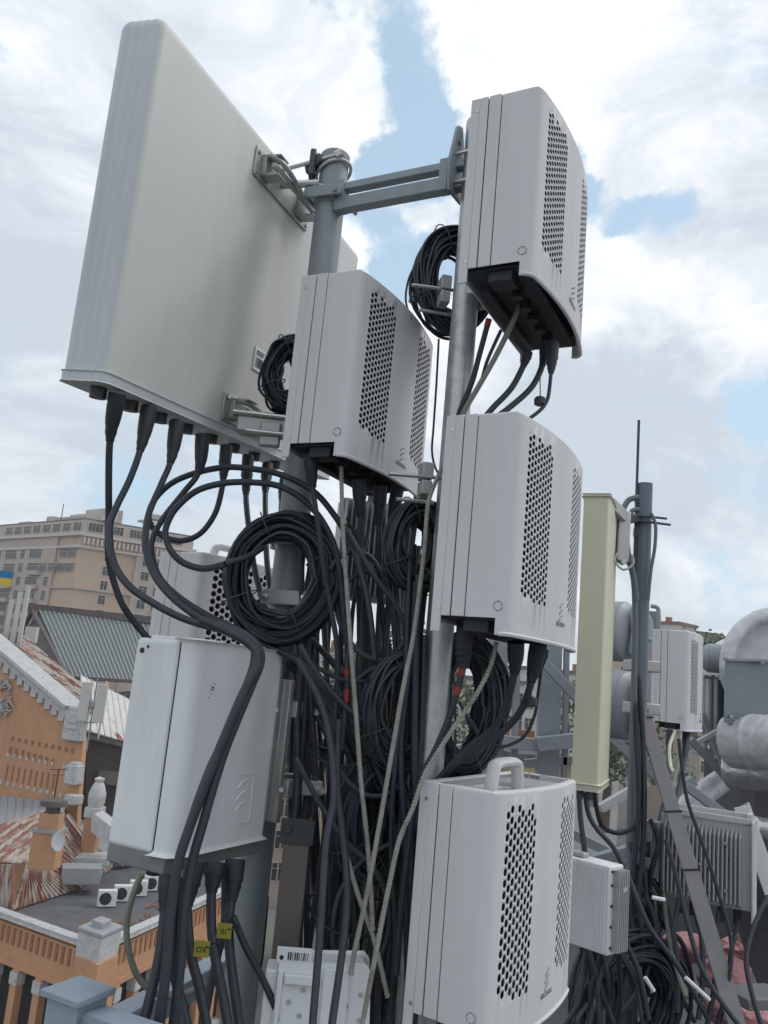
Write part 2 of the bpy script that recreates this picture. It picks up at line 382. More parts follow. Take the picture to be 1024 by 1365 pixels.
    # finned body inside
    h = MB(); h.box((.008, .045, .036), (W-.008, D-.006, H-.034))
    nf = int((W-.03)/.011)
    for i in range(nf):
        x = .015+i*.011; yy = fy(x)+.011
        h.box((x, yy, .045), (x+.003, .05, H-.04))
    for x in (.0045,): h.box((x, .03, .033), (x+.004, D-.01, H-.02)); h.box((W-x-.004, .03, .033), (W-x, D-.01, H-.02))
    hs = h.build('heat_sink', m_rru_in, root, smooth=None)
    u = MB()      # underside: dark plate with sockets
    u.box((.012, .012, .026), (W-.012, D-.012, .035))
    for i in range(5):
        x = W*(.24+.135*i); u.cyl((x, D*.38, .028), (x, D*.38, .004), .013, n=14)
    u.box((.02, D*.28, .004), (.065, D*.62, .03)); u.box((.07, D*.7, .006), (W-.05, D*.86, .03))
    u.build('connector_plate', m_boot, root, bevel=.002)
    # round moulded mark on the side, logo on the front
    k = MB(); ys, zs = .08*D+.006, .052
    for a0 in range(6):
        arc = [(-.0003, ys+.0085*math.cos(RAD(a0*60+a)), zs+.0085*math.sin(RAD(a0*60+a))) for a in range(6, 56, 8)]
        k.tube(arc, .0009, 5)
    k.build('moulded_ring', m_greyink, root)
    if logo:
        lx = W*.55; l = MB()
        for i in range(3):
            z = .082-i*.0125
            a = [lx-.010, lx, lx+.010]
            pts = [Vector((x, fy(x)-.0007, z+(x-lx)*.55+.0018*(1-((x-lx)/.01)**2))) for x in a]
            l.tube(spline(pts, 4), .0019, 6)
        l.build('logo_bars', m_greyink, root)
        sl_ = 2*BUL*(lx-hw)/hw**2; ang = math.atan(sl_)
        mt = Matrix.Translation((lx, fy(lx)-.0007, .040)) @ Matrix.Rotation(ang, 4, 'Z') @ Matrix.Rotation(RAD(90), 4, 'X')
        text_mesh('ERICSSON', .0125, 'lettering', m_greyink, root, mt)
    k = MB()
    for z in (.045, H-.03): k.cyl((-.0012, D*.90, z), (.002, D*.90, z), .0035, n=10)
    k.each('screw', m_rod, root)
    # mount at the back
    b = MB(); b.box((hw-.06, D+.001, H*.12), (hw+.06, D+.012, H*.9)); b.box((hw-.045, D+.012, H*.16), (hw-.037, D+.05, H*.86)); b.box((hw+.037, D+.012, H*.16), (hw+.045, D+.05, H*.86))
    b.build('mount_bracket', m_bracket, root, bevel=.001)
    if handle:
        d = MB(); d.box((.014, .002, H-.024), (W-.014, D-.008, H-.019)); 
        for i in range(26):
            x = .03+i*(W-.06)/25
            if abs(x-hw*.86) > .078: d.box((x, .02, H-.019), (x+.004, D-.02, H-.010))
        d.build('top_deck', m_rru, root)
        n = MB(); hx0, hx1 = hw*.86-.066, hw*.86+.066; zt = H+.036; yh = D*.42
        pth = [(hx0, yh, H-.03), (hx0+.002, yh, H-.005), (hx0+.008, yh, H+.020), (hx0+.024, yh, zt), (hx1-.024, yh, zt), (hx1-.008, yh, H+.020), (hx1-.002, yh, H-.005), (hx1, yh, H-.03)]
        n.M = Matrix.Translation((0, yh, 0)) @ Matrix.Diagonal((1, 1.5, 1, 1)) @ Matrix.Translation((0, -yh, 0))
        n.tube(spline(pth, 5), .0095, 10); n.M = None
        n.box((hx0-.014, yh-.028, H-.03), (hx0+.014, yh+.028, H-.018)); n.box((hx1-.014, yh-.028, H-.03), (hx1+.014, yh+.028, H-.018))
        n.build('handle', m_rru, root, bevel=.002)
    return root
G1 = 'pale grey radio units with perforated fronts'
WR, DR, HR = .432, .150, .420
radio = make_radio(WR, DR, HR, .0138, 9, (.066, HR-.026), False)
def place(o, loc, yaw, label, group=G1):
    o.location = loc; o.rotation_euler = (0, 0, RAD(yaw)); return tag(o, label, 'radio unit', group)
place(radio, (.238, 1.479, .789), 63.0, 'topmost pale grey radio unit, its dark underside showing')
place(copy_tree(radio), (-.096, 1.652, .439), 64.3, 'pale grey perforated radio unit hung just right of the big flat panel antenna')
place(copy_tree(radio), (.235, 1.482, .093), 60.0, 'pale grey radio unit in the middle of the right hand stack of three')
rad4 = make_radio(WR, DR, HR, .0192, 9, (.062, HR-.030), True, cwid=.0122)
place(rad4, (.240, 1.526, -.600), 56.9, 'nearest and lowest pale grey radio unit, with a carrying handle on its open top')
rad5 = make_radio(.40, .165, .42, .021, 8, (.07, .39), True, False)
place(rad5, (-.478, 2.239, -.130), 57.6, 'shaded grey radio unit with coarse honeycomb holes behind the large cable coil')
rad6 = make_radio(.339, .146, .422, .0138, 7, (.066, .394), False)
place(rad6, (1.346, 3.575, -.106), 57.7, 'small distant pale grey radio unit right of the dark pole with the lightning rod')

# ================================================================== WHITE BOX
KB = .876
W, D, H = .348*KB, .173*KB, .4465*KB
wb = empty('equipment_box', (-.368*KB-.009, 1.815*KB, -.408*KB+.004), 'smooth white equipment box with a scuffed front and cables draped over it, lower left', 'equipment box', yaw=RAD(61.25))
b = MB(); b.box((.001, .041, 0), (W-.001, D, H-.003)); b.build('rear_body', m_white, wb, bevel=.010, seg=4)
b = MB(); b.prism([(0, .038, 0), (W, .038, 0), (W, .012, 0), (W-.012, 0, 0), (.03, -.006, 0), (.006, .006, 0)], (0, 0, H)); b.build('front_cover', m_white, wb, bevel=.012, seg=4)
b = MB(); b.box((.006, .0375, .006), (W-.006, .0415, H-.008)); b.build('seal', m_gap, wb)
b = MB(); b.box((.004, .008, -.030), (W-.004, D-.002, .004)); b.build('base_plate', m_ribbase, wb, bevel=.003)
b = MB()
for x in (.02, .105, .21): b.box((x, .07, H-.006), (x+.05, D-.02, H+.004))
b.box((.03, .01, H-.004), (.10, .055, H+.004)); b.box((.19, .01, H-.004), (.24, .045, H+.004))
b.each('top_rib', m_white, wb, bevel=.003)
b = MB(); mx_, mz = .195, .09      # embossed mark in a frame
for (x0, z0, x1, z1) in ((0,0,.07,.002),(0,.095,.07,.097),(0,0,.002,.097),(.068,0,.07,.097)): b.box((mx_+x0-.03, -.0032, mz+z0-.05), (mx_+x1-.03, .002, mz+z1-.05))
for i in range(3):
    b.tube(spline([(mx_-.014, -.0018, mz+.018-i*.022), (mx_, -.0016, mz+.03-i*.022), (mx_+.016, -.001, mz+.034-i*.022)], 4), .0026, 6)
b.build('embossed_mark', m_white, wb)
b = MB()
for i in range(11):
    x = .060+random.gauss(0, .005); z = .300+random.gauss(0, .009); w = random.uniform(.0012, .003); yf = -.006+(x-.03)*.006/(W-.042)
    b.box((x, yf-.0006, z), (x+w, yf+.002, z+random.uniform(.0015, .004)))
b.build('paint_chips', m_gap, wb)
b = MB(); b.cyl((-.0006, D-.02, H-.028), (.004, D-.02, H-.028), .0055, n=12); b.cyl((-.0006, D-.034, H-.020), (.004, D-.034, H-.020), .003, n=10); b.each('screw', m_gap, wb)
b = MB()
for i in range(5):
    x = .045+i*.053; b.cyl((x, .065, -.045), (x, .065, -.028), .014, n=14)
b.each('socket', m_boot, wb)
b = MB(); b.box((W+.001, .012, .03), (W+.012, D-.01, H-.03)); b.box((W+.0125, -.012, .03), (W+.030, .003, .33)); b.box((W+.030, -.022, .25), (W+.060, .05, .285)); b.box((W+.030, -.022, .08), (W+.060, .05, .115)); b.box((W+.0125, .003, .03), (W+.018, .07, .33))
b.build('mount_bracket', m_bracket, wb, bevel=.002)

# ================================================================== BIG PANEL ANTENNA
yaw, tl, rl = 1.2487, .0705, .0905
PW, PD, PH = 1.1471, .1054, .756
bb = Vector((math.cos(yaw), math.sin(yaw), 0)); aa = Vector((-math.sin(yaw), math.cos(yaw), 0)); uu = Vector((0,0,1))
a2 = math.cos(tl)*aa+math.sin(tl)*uu; u2 = math.cos(tl)*uu-math.sin(tl)*aa
b2 = math.cos(rl)*bb+math.sin(rl)*u2; u3 = math.cos(rl)*u2-math.sin(rl)*bb
PO = Vector((-.5523, 1.5223, .5025))
PMt = Matrix((b2, a2, u3)).transposed().to_4x4(); PMt.translation = PO; PMi = PMt.inverted()
pan = empty('panel_antenna', (0,0,0), 'large flat grey panel antenna seen from behind, cables plugged into its lower edge', 'panel antenna', mtx=PMt)
def pst(u, v): return PMi @ PP(u, v, PO, a2)
b = MB()   # radome: rounded box, the near side softly fluted
rc = .020; xo = -.010; prof = []
for k in range(7): t = math.radians(90*k/6); prof.append((xo+rc-rc*math.sin(t), rc-rc*math.cos(t)))
for k in range(1, 20):
    y = rc+(PD-2*rc)*k/20; prof.append((xo+.0026*(.5-.5*math.cos(2*math.pi*3*k/20)), y))
for k in range(7): t = math.radians(90*k/6); prof.append((xo+rc-rc*math.cos(t), PD-rc+rc*math.sin(t)))
for k in range(7): t = math.radians(90*k/6); prof.append((PW-rc+rc*math.sin(t), PD-rc+rc*math.cos(t)))
for k in range(7): t = math.radians(90*k/6); prof.append((PW-rc+rc*math.cos(t), rc-rc*math.sin(t)))
cx_, cy_ = (xo+PW)/2, PD/2; hx_, hy_ = (PW-xo)/2, PD/2; nP = len(prof)
rings = [(.022, 0), (PH*.5, 0), (PH-.026, 0), (PH-.016, .0018), (PH-.008, .006), (PH-.0025, .012), (PH, .022)]
vs = [(cx_+(x-cx_)*(1-q/hx_), cy_+(y-cy_)*(1-q/hy_), z) for z, q in rings for x, y in prof]
fs = []; ms = []
for r_ in range(len(rings)-1):
    for k in range(nP):
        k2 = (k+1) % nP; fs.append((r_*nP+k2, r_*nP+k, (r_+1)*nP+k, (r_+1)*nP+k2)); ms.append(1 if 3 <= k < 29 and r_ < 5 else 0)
fs += [list(range((len(rings)-1)*nP, len(rings)*nP))[::-1], list(range(nP))]; ms += [0, 0]
b.add(vs, fs); b.m = ms; o = b.build('radome', [m_panel, m_panelside], pan, smooth=50)
b = MB(); b.prism([Vector((x-(.003 if x < .2 else -.003), y+(-.003 if y < PD/2 else .003), 0)) for x, y in prof], (0, 0, .021)); b.build('bottom_cap', m_panelside, pan, bevel=.003, seg=2)
b = MB()
for s in range(8):
    c = pst([158, 199, 236, 270, 302, 331, 357, 383][s], [512, 536, 557, 574, 590, 604, 617, 630][s]); b.cyl((c.x, PD*.42, -.022), (c.x, PD*.42, .004), .016, n=16)
b.each('connector', m_dark, pan)
def panel_bracket(c, s0, s1, hh):
    p = MB(); x0, x1 = s0, s1
    p.box((x0, -.006, c.z-hh/2), (x1, -.0008, c.z+hh/2))
    br = p.build('mount_plate', m_bracket, pan, bevel=.004)
    q = MB()
    for x in (x0+.012, x1-.012):
        for z in (c.z-hh*.33, c.z+hh*.33): q.cyl((x, -.011, z), (x, -.005, z), .006, n=6)
    q.each('bolt', m_rod, br)
    q = MB()
    for x, w in ((x0+.05, .045), (x1-.06, .045)):
        q.box((x-w/2, -.058, c.z-hh*.36), (x+w/2, -.006, c.z-hh*.30)); q.box((x-w/2, -.058, c.z+hh*.30), (x+w/2, -.006, c.z+hh*.36)); q.box((x-w/2, -.020, c.z-hh*.30), (x+w/2, -.006, c.z+hh*.30))
    arm = [(x0+.05, -.045, c.z), ((x0+x1)/2, -.07, c.z-.002), (x1-.05, -.10, c.z)]
    q.tube(spline([(x0+.02, -.03, c.z+.02), (x0+.07, -.055, c.z+.012), (x1-.08, -.05, c.z-.01), (x1-.02, -.085, c.z-.016)], 6), .007, 8)
    q.cyl((x0+.03, -.04, c.z), (x1+.02, -.04, c.z-.002), .008, n=10)
    q.build('hinge_bracket', m_bracket, br, bevel=.0015)
cu_ = pst(372, 250); panel_bracket(cu_, pst(337, 222).x, pst(409, 292).x, .075)
cl_ = pst(332, 558); panel_bracket(cl_, pst(295, 543).x, pst(372, 580).x, .07)
c = pst(345, 481); b = MB(); b.box((c.x-.03, -.004, c.z-.03), (c.x+.03, -.0008, c.z+.03)); lb = b.build('label_plate', m_white, pan, bevel=.001)
b = MB()
for i in range(9): b.box((c.x-.024+i*.0052, -.0047, c.z-.022), (c.x-.024+i*.0052+random.choice((.0015, .003)), -.0039, c.z+.004))
for i in range(3): b.box((c.x-.024, -.0047, c.z+.010+i*.005), (c.x+.012+i*.004, -.0039, c.z+.0125+i*.005))
b.build('barcode', m_ink, lb)

# ================================================================== MASTS
def mast(name, x, y, z0, z1, r, m, label, cap=True):
    e = empty(name, (x, y, z0), label, 'mast')
    b = MB(); b.cyl((0,0,0), (0,0,z1-z0), r, n=32); b.build('tube', m, e)
    if cap:
        b = MB(); b.lathe([(r*1.0, 0), (r*1.03, .004), (r*1.03, .018), (r*.9, .023), (.002, .024)], 32, (0,0,z1-z0-.004)); b.build('end_cap', m, e)
    b = MB(); b.box((-.11, -.11, 0), (.11, .11, .012))
    for i in (-1, 1):
        for j in (-1, 1): b.cyl((i*.08, j*.08, .012), (i*.08, j*.08, .03), .012, n=6)
    b.build('foot_plate', m, e, bevel=.002)
    return e
DECK = -1.6
mast('mast', -.214, 1.97, DECK, 1.318, .0375, m_polepaint, 'blue grey painted mast behind the radio unit beside the panel antenna')
mast('mast', .143, 1.79, DECK, 1.323, .030, m_galv, 'bare galvanised steel mast carrying the right hand stack of radio units')
p3 = mast('mast', .977, 3.05, DECK, .806, .0285, m_poledark, 'dark grey mast with a thin lightning rod, right of the cream antenna', False)
b = MB(); b.cyl((-.034, -.01, 2.0), (-.034, -.01, 2.655), .0052, n=10); b.box((-.04, -.016, 2.2), (-.02, -.004, 2.23)); b.box((-.04, -.016, 2.33), (-.02, -.004, 2.36)); b.build('lightning_rod', m_dark, p3)
b = MB(); b.cyl((0,0,2.404), (0,0,2.408), .0285, n=32); b.build('end_cap', m_dark, p3)

# ------------------------------------------------------------------ cross arm between the two masts
A = Vector((-.214, 1.97, 0)); B = Vector((.143, 1.79, 0)); dv = (B-A).normalized(); nv = Vector((dv.y, -dv.x, 0))
zA = P(455, 268, 1.95).z
arm = empty('cross_arm', A+Vector((0,0,zA)), 'twin tube grey steel cross arm bridging the tops of the two masts', 'cross arm')
L_ = (B-A).length
b = MB(); d0, d1 = dv*.03, dv*(L_-.02)
off = nv*.018
b.bar(d0+off+Vector((0,0,.024)), d1+off+Vector((0,0,.024)), .026, .020); b.bar(d0+off+Vector((0,0,-.024)), d1+off+Vector((0,0,-.024)), .030, .034)
b.bar(d1*.84+off*1.05, d1*.9+off*1.05, .03, .085); b.bar(d0*1.2+off*1.05, d0*1.9+off*1.05, .03, .085)
b.build('twin_tubes', m_polepaint, arm, bevel=.002)
b = MB(); ep = d1*.93
q = [ep+nv*-.03+Vector((0,0,-.05)), ep+nv*.055+Vector((0,0,-.06)), ep+nv*.065+Vector((0,0,.0)), ep+nv*.03+Vector((0,0,.125)), ep+nv*.005+Vector((0,0,.135)), ep+nv*-.03+Vector((0,0,.05))]
b.prism(q, dv*.007); b.build('end_plate', m_polepaint, arm, bevel=.0015)
b = MB()
hole = ep+nv*.02+Vector((0,0,.085)); b.cyl(hole-dv*.002, hole+dv*.009, .006, n=10); b.build('bolt_hole', m_dark, arm)
b = MB()
for z in (-.03, .045):
    for s in (-1, 1): b.cyl(d1*.93+nv*(.036*s)+Vector((0,0,z)), d1*1.16+nv*(.036*s)+Vector((0,0,z)), .005, n=8)
    b.bar(d1*1.12-nv*.05+Vector((0,0,z)), d1*1.12+nv*.05+Vector((0,0,z)), .010, .028)
b.each('u_bolt', m_rod, arm, bevel=.001)
b = MB()
for z in (.012, -.005):
    b.cyl(Vector((0,0,z-.006)), Vector((0,0,z+.006)), .0425, n=32)
b.bar(nv*.05-dv*.05+Vector((0,0,.012)), nv*.05+dv*.06+Vector((0,0,.004)), .008, .03)
for s in (-1, 1): b.cyl(nv*.06+dv*(.045*s), -nv*.06+dv*(.045*s), .006, n=8)
b.build('pole_clamp', m_polepaint, arm, bevel=.001)
# dark jaw of the panel hinge clamping the mast top
e = empty('hinge_clamp', (-.214, 1.97, P(440, 225, 1.95).z), 'dark hinged pole clamp joining the panel antenna to the top of the blue grey mast', 'clamp')
b = MB(); b.bar((-.055, -.02, -.03), (-.055, -.02, .045), .034, .016, up=(1, 0, 0)); b.bar((-.07, .0, .0), (-.03, -.035, .02), .02, .03); b.build('jaw', m_dark, e, bevel=.004)
b = MB()
ring = [Vector((.044*math.cos(t), .044*math.sin(t), .02*math.cos(t+.6))) for t in [2*math.pi*i/28 for i in range(28)]]
b.tube(ring, .0045, 8, closed=True); b.build('band', m_galv, e)
b = MB(); b.cyl((-.14, .0, -.005), (.02, -.045, .03), .0055, n=8); b.cyl((.005, -.047, .022), (.02, -.05, .03), .011, n=6); b.cyl((-.15, .0, -.05), (-.03, -.03, -.05), .010, n=10); b.cyl((-.045, -.03, -.055), (.06, -.025, -.06), .005, n=8); b.build('bolt', m_rod, e)
e = empty('hinge_clamp', (-.214, 1.97, P(385, 560, 1.95).z), 'grey cast hinge clamp between the panel antenna foot and the mast, behind a radio unit', 'clamp')
b = MB(); b.bar((-.16, -.02, -.02), (-.03, -.02, -.02), .05, .05); b.bar((-.10, -.05, -.05), (-.05, -.05, -.05), .02, .06); b.build('jaw', m_bracket, e, bevel=.004)
b = MB(); b.cyl((-.17, -.05, .0), (.03, -.05, -.005), .007, n=10); b.cyl((-.13, -.07, -.05), (.03, -.06, -.05), .006, n=10); b.build('bolt', m_rod, e)

def pole_clamp(u, v, y, label, sc_=1., yaw=-.35, px=None):
    c = P(u, v, y)
    e = empty('pole_clamp', c, label, 'clamp', 'grey cast pole clamps', yaw=yaw)
    for s in (-1, 1):
        b = MB(); y0 = -.062 if s < 0 else .042
        b.box((-.055*sc_, y0, -.016*sc_), (.055*sc_, y0+.022, .016*sc_)); b.box((-.055*sc_, y0+(.022 if s < 0 else -.016), -.016*sc_), (-.036*sc_, y0+(.038 if s < 0 else 0), .016*sc_)); b.box((.036*sc_, y0+(.022 if s < 0 else -.016), -.016*sc_), (.055*sc_, y0+(.038 if s < 0 else 0), .016*sc_))
        b.build('jaw', m_bracket, e, bevel=.003)
    for s in (-1, 1):
        b = MB(); b.cyl((s*.046*sc_, -.10, 0), (s*.046*sc_, .10, 0), .0055, n=10); b.cyl((s*.046*sc_, -.072, 0), (s*.046*sc_, -.062, 0), .011, n=6); b.build('bolt', m_rod, e)
    return e
pole_clamp(385, 720, 1.96, 'upper grey cast pole clamp inside the big cable coil', 1.15)
pole_clamp(392, 800, 1.96, 'lower grey cast pole clamp under the big cable coil', 1.1, -.2)
pole_clamp(383, 945, 1.96, 'grey cast pole clamp at the right edge of the white equipment box', 1., .3)
pole_clamp(390, 1045, 1.96, 'grey cast pole clamp low beside the white equipment box, above the brown channel', 1., .3)
def block_clamp(u, v, y, label, up=1):
    c = P(u, v, y); e = empty('block_clamp', c, label, 'clamp', 'small block clamps on the steel mast', yaw=.2)
    b = MB(); b.box((-.012, -.02, .002), (.012, .02, .036)); b.box((-.011, -.02, -.032), (.011, .02, -.002)); b.build('block', m_bracket, e, bevel=.002)
    b = MB(); b.cyl((-.078, 0, .004), (.05, .0, .012), .0042, n=8); b.cyl((-.05, .03, -.04), (.03, .03, -.038), .004, n=8); b.build('threaded_rod', m_rod, e)
block_clamp(592, 390, 1.80, 'small block clamp with a long threaded rod beside the topmost radio unit')
block_clamp(567, 641, 1.68, 'small block clamp with a long threaded rod left of the middle radio unit')

# ================================================================== CABLES
def cable(pts, r, label, name='cable', m=None, group=None, sub=10, n=8, boots=(), bands=(), cat='cable', lobes=0, ties=()):
    w = spline([P(*p) for p in pts], sub)
    if lobes:
        ww = []; 
        for a, b_ in zip(w[:-1], w[1:]):
            k = max(1, int((b_-a).length/.004)); ww += [a.lerp(b_, i/k) for i in range(k)]
        w = ww+[w[-1]]
    o0 = w[0].copy(); b = MB(); b.tube(w, r, 14 if lobes else n, lobes=lobes, twist=170 if lobes else 0)
    o = b.build(name, m or m_black, None, origin=o0, smooth=60)
    tag(o, label, cat, group)
    for (i0, i1, r0, r1) in boots:          # indices along the control points
        seg = w[int(i0*sub):int(i1*sub)+1]; k = MB()
        L1 = len(seg)-1
        k.tube(seg, lambda t: (r0 if t < .45 else r0+(r1-r0)*(t-.45)/.55)*(1+.06*math.sin(t*40)*(1 if t > .4 else 0)), 12)
        bo = bpy.data.objects.new('boot', k.mesh('boot', m_boot, o0, 50)); COL.objects.link(bo); bo.parent = o
    for (t0, t1, mm, nm) in bands:
        seg = w[int(t0*sub):int(t1*sub)+1]; k = MB(); k.tube(seg, r*1.13, 10)
        bo = bpy.data.objects.new(nm, k.mesh(nm, mm, o0, 50)); COL.objects.link(bo); bo.parent = o
    return o
def Y(pts, y0, y1=None):
    y1 = y0 if y1 is None else y1; n = len(pts)-1
    return [(u, v, y0+(y1-y0)*i/n) for i, (u, v) in enumerate(pts)]
GP = 'black jumpers hanging from the panel antenna'
def pc(i): # depth of connector i on the panel underside
    return (PMt @ Vector((pst([158,199,236,270,302,331,357,383][i], [512,536,557,574,590,604,617,630][i]).x, PD*.42, -.01))).y
jr = .0072
cable(Y([(157,524),(147,583),(145,633),(145,686),(144,712),(146,752),(160,799),(178,828),(205,860),(240,900)], pc(0), 1.80), jr, 'outermost left black jumper dropping from the panel antenna behind the white box', boots=[(0, 1.1, .0165, .008)], group=GP)
cable(Y([(199,543),(188,596),(173,639),(155,676),(146,703),(150,745),(170,779),(206,805),(246,825),(290,838),(325,845)], pc(1), 1.50), jr, 'black jumper, second from left under the panel antenna, crossing to the white box', boots=[(0, 1.1, .0165, .008)], group=GP)
cable(Y([(236,563),(228,613),(216,643),(199,683),(194,712),(195,735),(208,770),(236,802),(276,830),(308,843),(330,848)], pc(2), 1.50), jr, 'black jumper, third from left under the panel antenna, sweeping low to the box top', boots=[(0, 1.1, .0165, .008)], group=GP)
cable(Y([(270,580),(265,628),(246,655),(219,689),(205,714),(202,736),(213,770),(240,797),(280,822),(322,842),(345,856),(395,880),(430,915),(468,960),(505,1030),(528,1110),(535,1180)], pc(3), 1.80), jr, 'black jumper, fourth from left under the panel antenna, passing right behind the box', boots=[(0, 1.1, .0165, .008)], group=GP)
cable(Y([(302,595),(298,633),(295,656),(286,686),(266,712),(239,721),(213,712),(199,694),(203,671),(226,646),(259,631),(299,623),(336,625),(375,633),(418,655),(448,690),(466,722),(482,765),(492,810),(500,880)], pc(4), 1.78), jr, 'black jumper making the wide loop, fifth from left under the panel antenna', boots=[(0, 1.2, .0155, .008)], group=GP)
cable(Y([(331,608),(328,653),(329,679),(334,720),(342,770),(365,850)], pc(5), 2.02), jr, 'sixth black jumper from the left under the panel antenna, dropping behind the coil', boots=[(0, 1.2, .0155, .008)], group=GP)
cable(Y([(357,620),(354,650),(354,690),(357,760),(372,850)], pc(6), 2.04), jr, 'seventh black jumper from the left under the panel antenna, dropping behind the coil', boots=[(0, 1.2, .0155, .008)], group=GP)
cable(Y([(381,634),(376,662),(375,690),(378,760),(395,860)], pc(7), 2.06), jr, 'rightmost black jumper under the panel antenna, close to the mast', boots=[(0, 1.2, .0155, .008)], group=GP)
cable(Y([(300,752),(272,758),(246,751),(229,736),(221,715),(223,698),(236,676),(263,654),(299,644),(336,643),(372,648),(404,666),(430,695),(448,735),(455,790),(462,860)], 1.74, 1.82), .0072, 'black cable curling out of the big coil in the inner loop', group=GP)
cable(Y([(300,752),(330,742),(350,730)], 1.74, 1.80), .0072, 'short black cable tail running into the left side of the big coil')

# bunch draped over the white box
GD = 'black cables draped over the white box'
cable(Y([(268,826),(305,842),(330,856),(343,872),(340,895),(324,925),(308,962),(286,1015),(268,1062),(252,1105),(238,1150),(228,1215),(222,1290),(212,1365)], 1.489, 1.402), .0085, 'left black cable of the pair draped over the front of the white box', group=GD)
cable(Y([(290,832),(325,846),(344,864),(347,884),(336,912),(318,955),(300,1000),(284,1050),(270,1100),(256,1150),(246,1210),(240,1290),(232,1365)], 1.489, 1.419), .0085, 'right black cable of the pair draped over the front of the white box', group=GD)
cable(Y([(310,838),(335,855),(339,880),(328,915),(312,950),(296,990),(280,1024),(262,1072),(248,1116),(236,1165),(232,1230),(236,1320),(240,1365)], 1.502, 1.428), .0075, 'black cable lying between the two outer cables draped over the white box', group=GD)

GU = 'black cables under the white box'
cable(Y([(224,1166),(220,1214),(212,1276),(199,1334),(189,1372)], 1.489, 1.419), .0085, 'leftmost black cable hanging below the white box', boots=[(0, 1, .015, .010)], group=GU)
cable(Y([(232,1170),(226,1255),(232,1297),(243,1340),(252,1380)], 1.515, 1.472), .0085, 'second black cable below the white box, bending right at its foot', boots=[(0, 1, .016, .010)], group=GU)
cable(Y([(261,1148),(250,1200),(251,1240),(255,1276),(266,1317),(276,1370)], 1.577, 1.507), .0085, 'third black cable below the white box with a thick boot', boots=[(0, 1.2, .018, .010)], group=GU)
cable(Y([(288,1150),(282,1190),(282,1235),(287,1276),(297,1326),(305,1372)], 1.629, 1.542), .0088, 'fourth black cable below the white box, the one beside the lower yellow tag', boots=[(0, 1, .018, .010)], group=GU)
kx = cable(Y([(314,1146),(309,1193),(305,1235),(307,1276),(313,1322),(320,1372)], 1.664, 1.577), .0088, 'fifth black cable below the white box, carrying the upper yellow tag', boots=[(0, 1.2, .019, .010)], group=GU)
cable(Y([(300,1150),(300,1200),(298,1240),(286,1290),(276,1340),(270,1375)], 1.708, 1.629), .0075, 'black cable crossing behind the two yellow tags', group=GU)
cable(Y([(311,1222),(328,1264),(348,1301),(368,1345),(376,1372)], 1.612, 1.629), .0065, 'thin black cable slanting right in front of the blue grey mast', group=GU)
cable(Y([(262,1150),(240,1240),(222,1300),(214,1372)], 1.647, 1.629), .0075, 'black cable running down behind the left cables under the white box', group=GU)
cable(Y([(330,1260),(345,1290),(352,1240),(356,1195)], 1.95, 2.0), .005, 'thin black cable between the blue grey mast and the brown channel')
cable(Y([(189,1164),(176,1197),(169,1230),(171,1264),(181,1297),(197,1317),(216,1327),(240,1327),(275,1312)], 1.507, 1.577), .0056, 'olive grey drain wire looping out below the white box', m=m_olive, name='ground_wire', cat='wire')
for (u, v, yy, txt, lab) in ((299, 1241, 1.585, '01', 'upper yellow marker tag tied to a cable under the white box'), (269, 1265, 1.50, 'DX', 'lower yellow marker tag tied to a cable under the white box')):
    c = P(u, v, yy); e = empty('cable_tag', c, lab, 'tag', 'yellow cable tags')
    b = MB(); b.box((-.013, -.0006, -.0125), (.013, .0006, .0125)); b.build('plate', m_yellow, e, bevel=.0004)
    text_mesh(txt, .012, 'lettering', m_ink, e, Matrix.Translation((.0, -.0010, -.005)) @ Matrix.Rotation(RAD(90), 4, 'X'), .0003)
    b = MB(); b.tube([Vector((.012*math.cos(t)+.012, .012*math.sin(t)+.010, .004)) for t in [2*math.pi*i/14 for i in range(14)]], .0012, 5, closed=True); b.build('tie', m_ink, e)

# braided earth wires
GB = 'grey braided earth wires'
br = dict(name='ground_wire', m=m_braid, group=GB, cat='wire', lobes=5, sub=8)
cable(Y([(455,622),(457,700),(462,780),(467,850),(474,944),(481,1039),(489,1114),(494,1180),(497,1240)], 1.74, 1.66), .0046, 'leftmost braided earth wire, hanging from the radio unit beside the panel antenna', **br)
cable(Y([(594,615),(582,640),(571,672),(566,730),(558,799),(551,850),(536,925),(521,1012),(506,1099),(491,1182),(472,1272),(468,1300)], 1.66, 1.60), .0046, 'braided earth wire slanting down just left of the steel mast', **br)
cable(Y([(662,856),(654,888),(635,926),(611,961),(588,996),(566,1033),(551,1076),(532,1121),(517,1189),(502,1265),(486,1350),(480,1380)], 1.62, 1.56), .0046, 'braided earth wire slanting left from the underside of the middle radio unit', **br)
cable(Y([(462,1140),(478,1195),(498,1250),(517,1330)], 1.70, 1.66), .0046, 'short braided earth wire crossing the others at the bottom', **br)
cable(Y([(697,395),(684,428),(661,475),(637,517),(619,548),(606,580)], 1.66, 1.76), .0060, 'smooth olive earth wire dropping from the topmost radio unit', name='ground_wire', m=m_olive, cat='wire', group=GB)
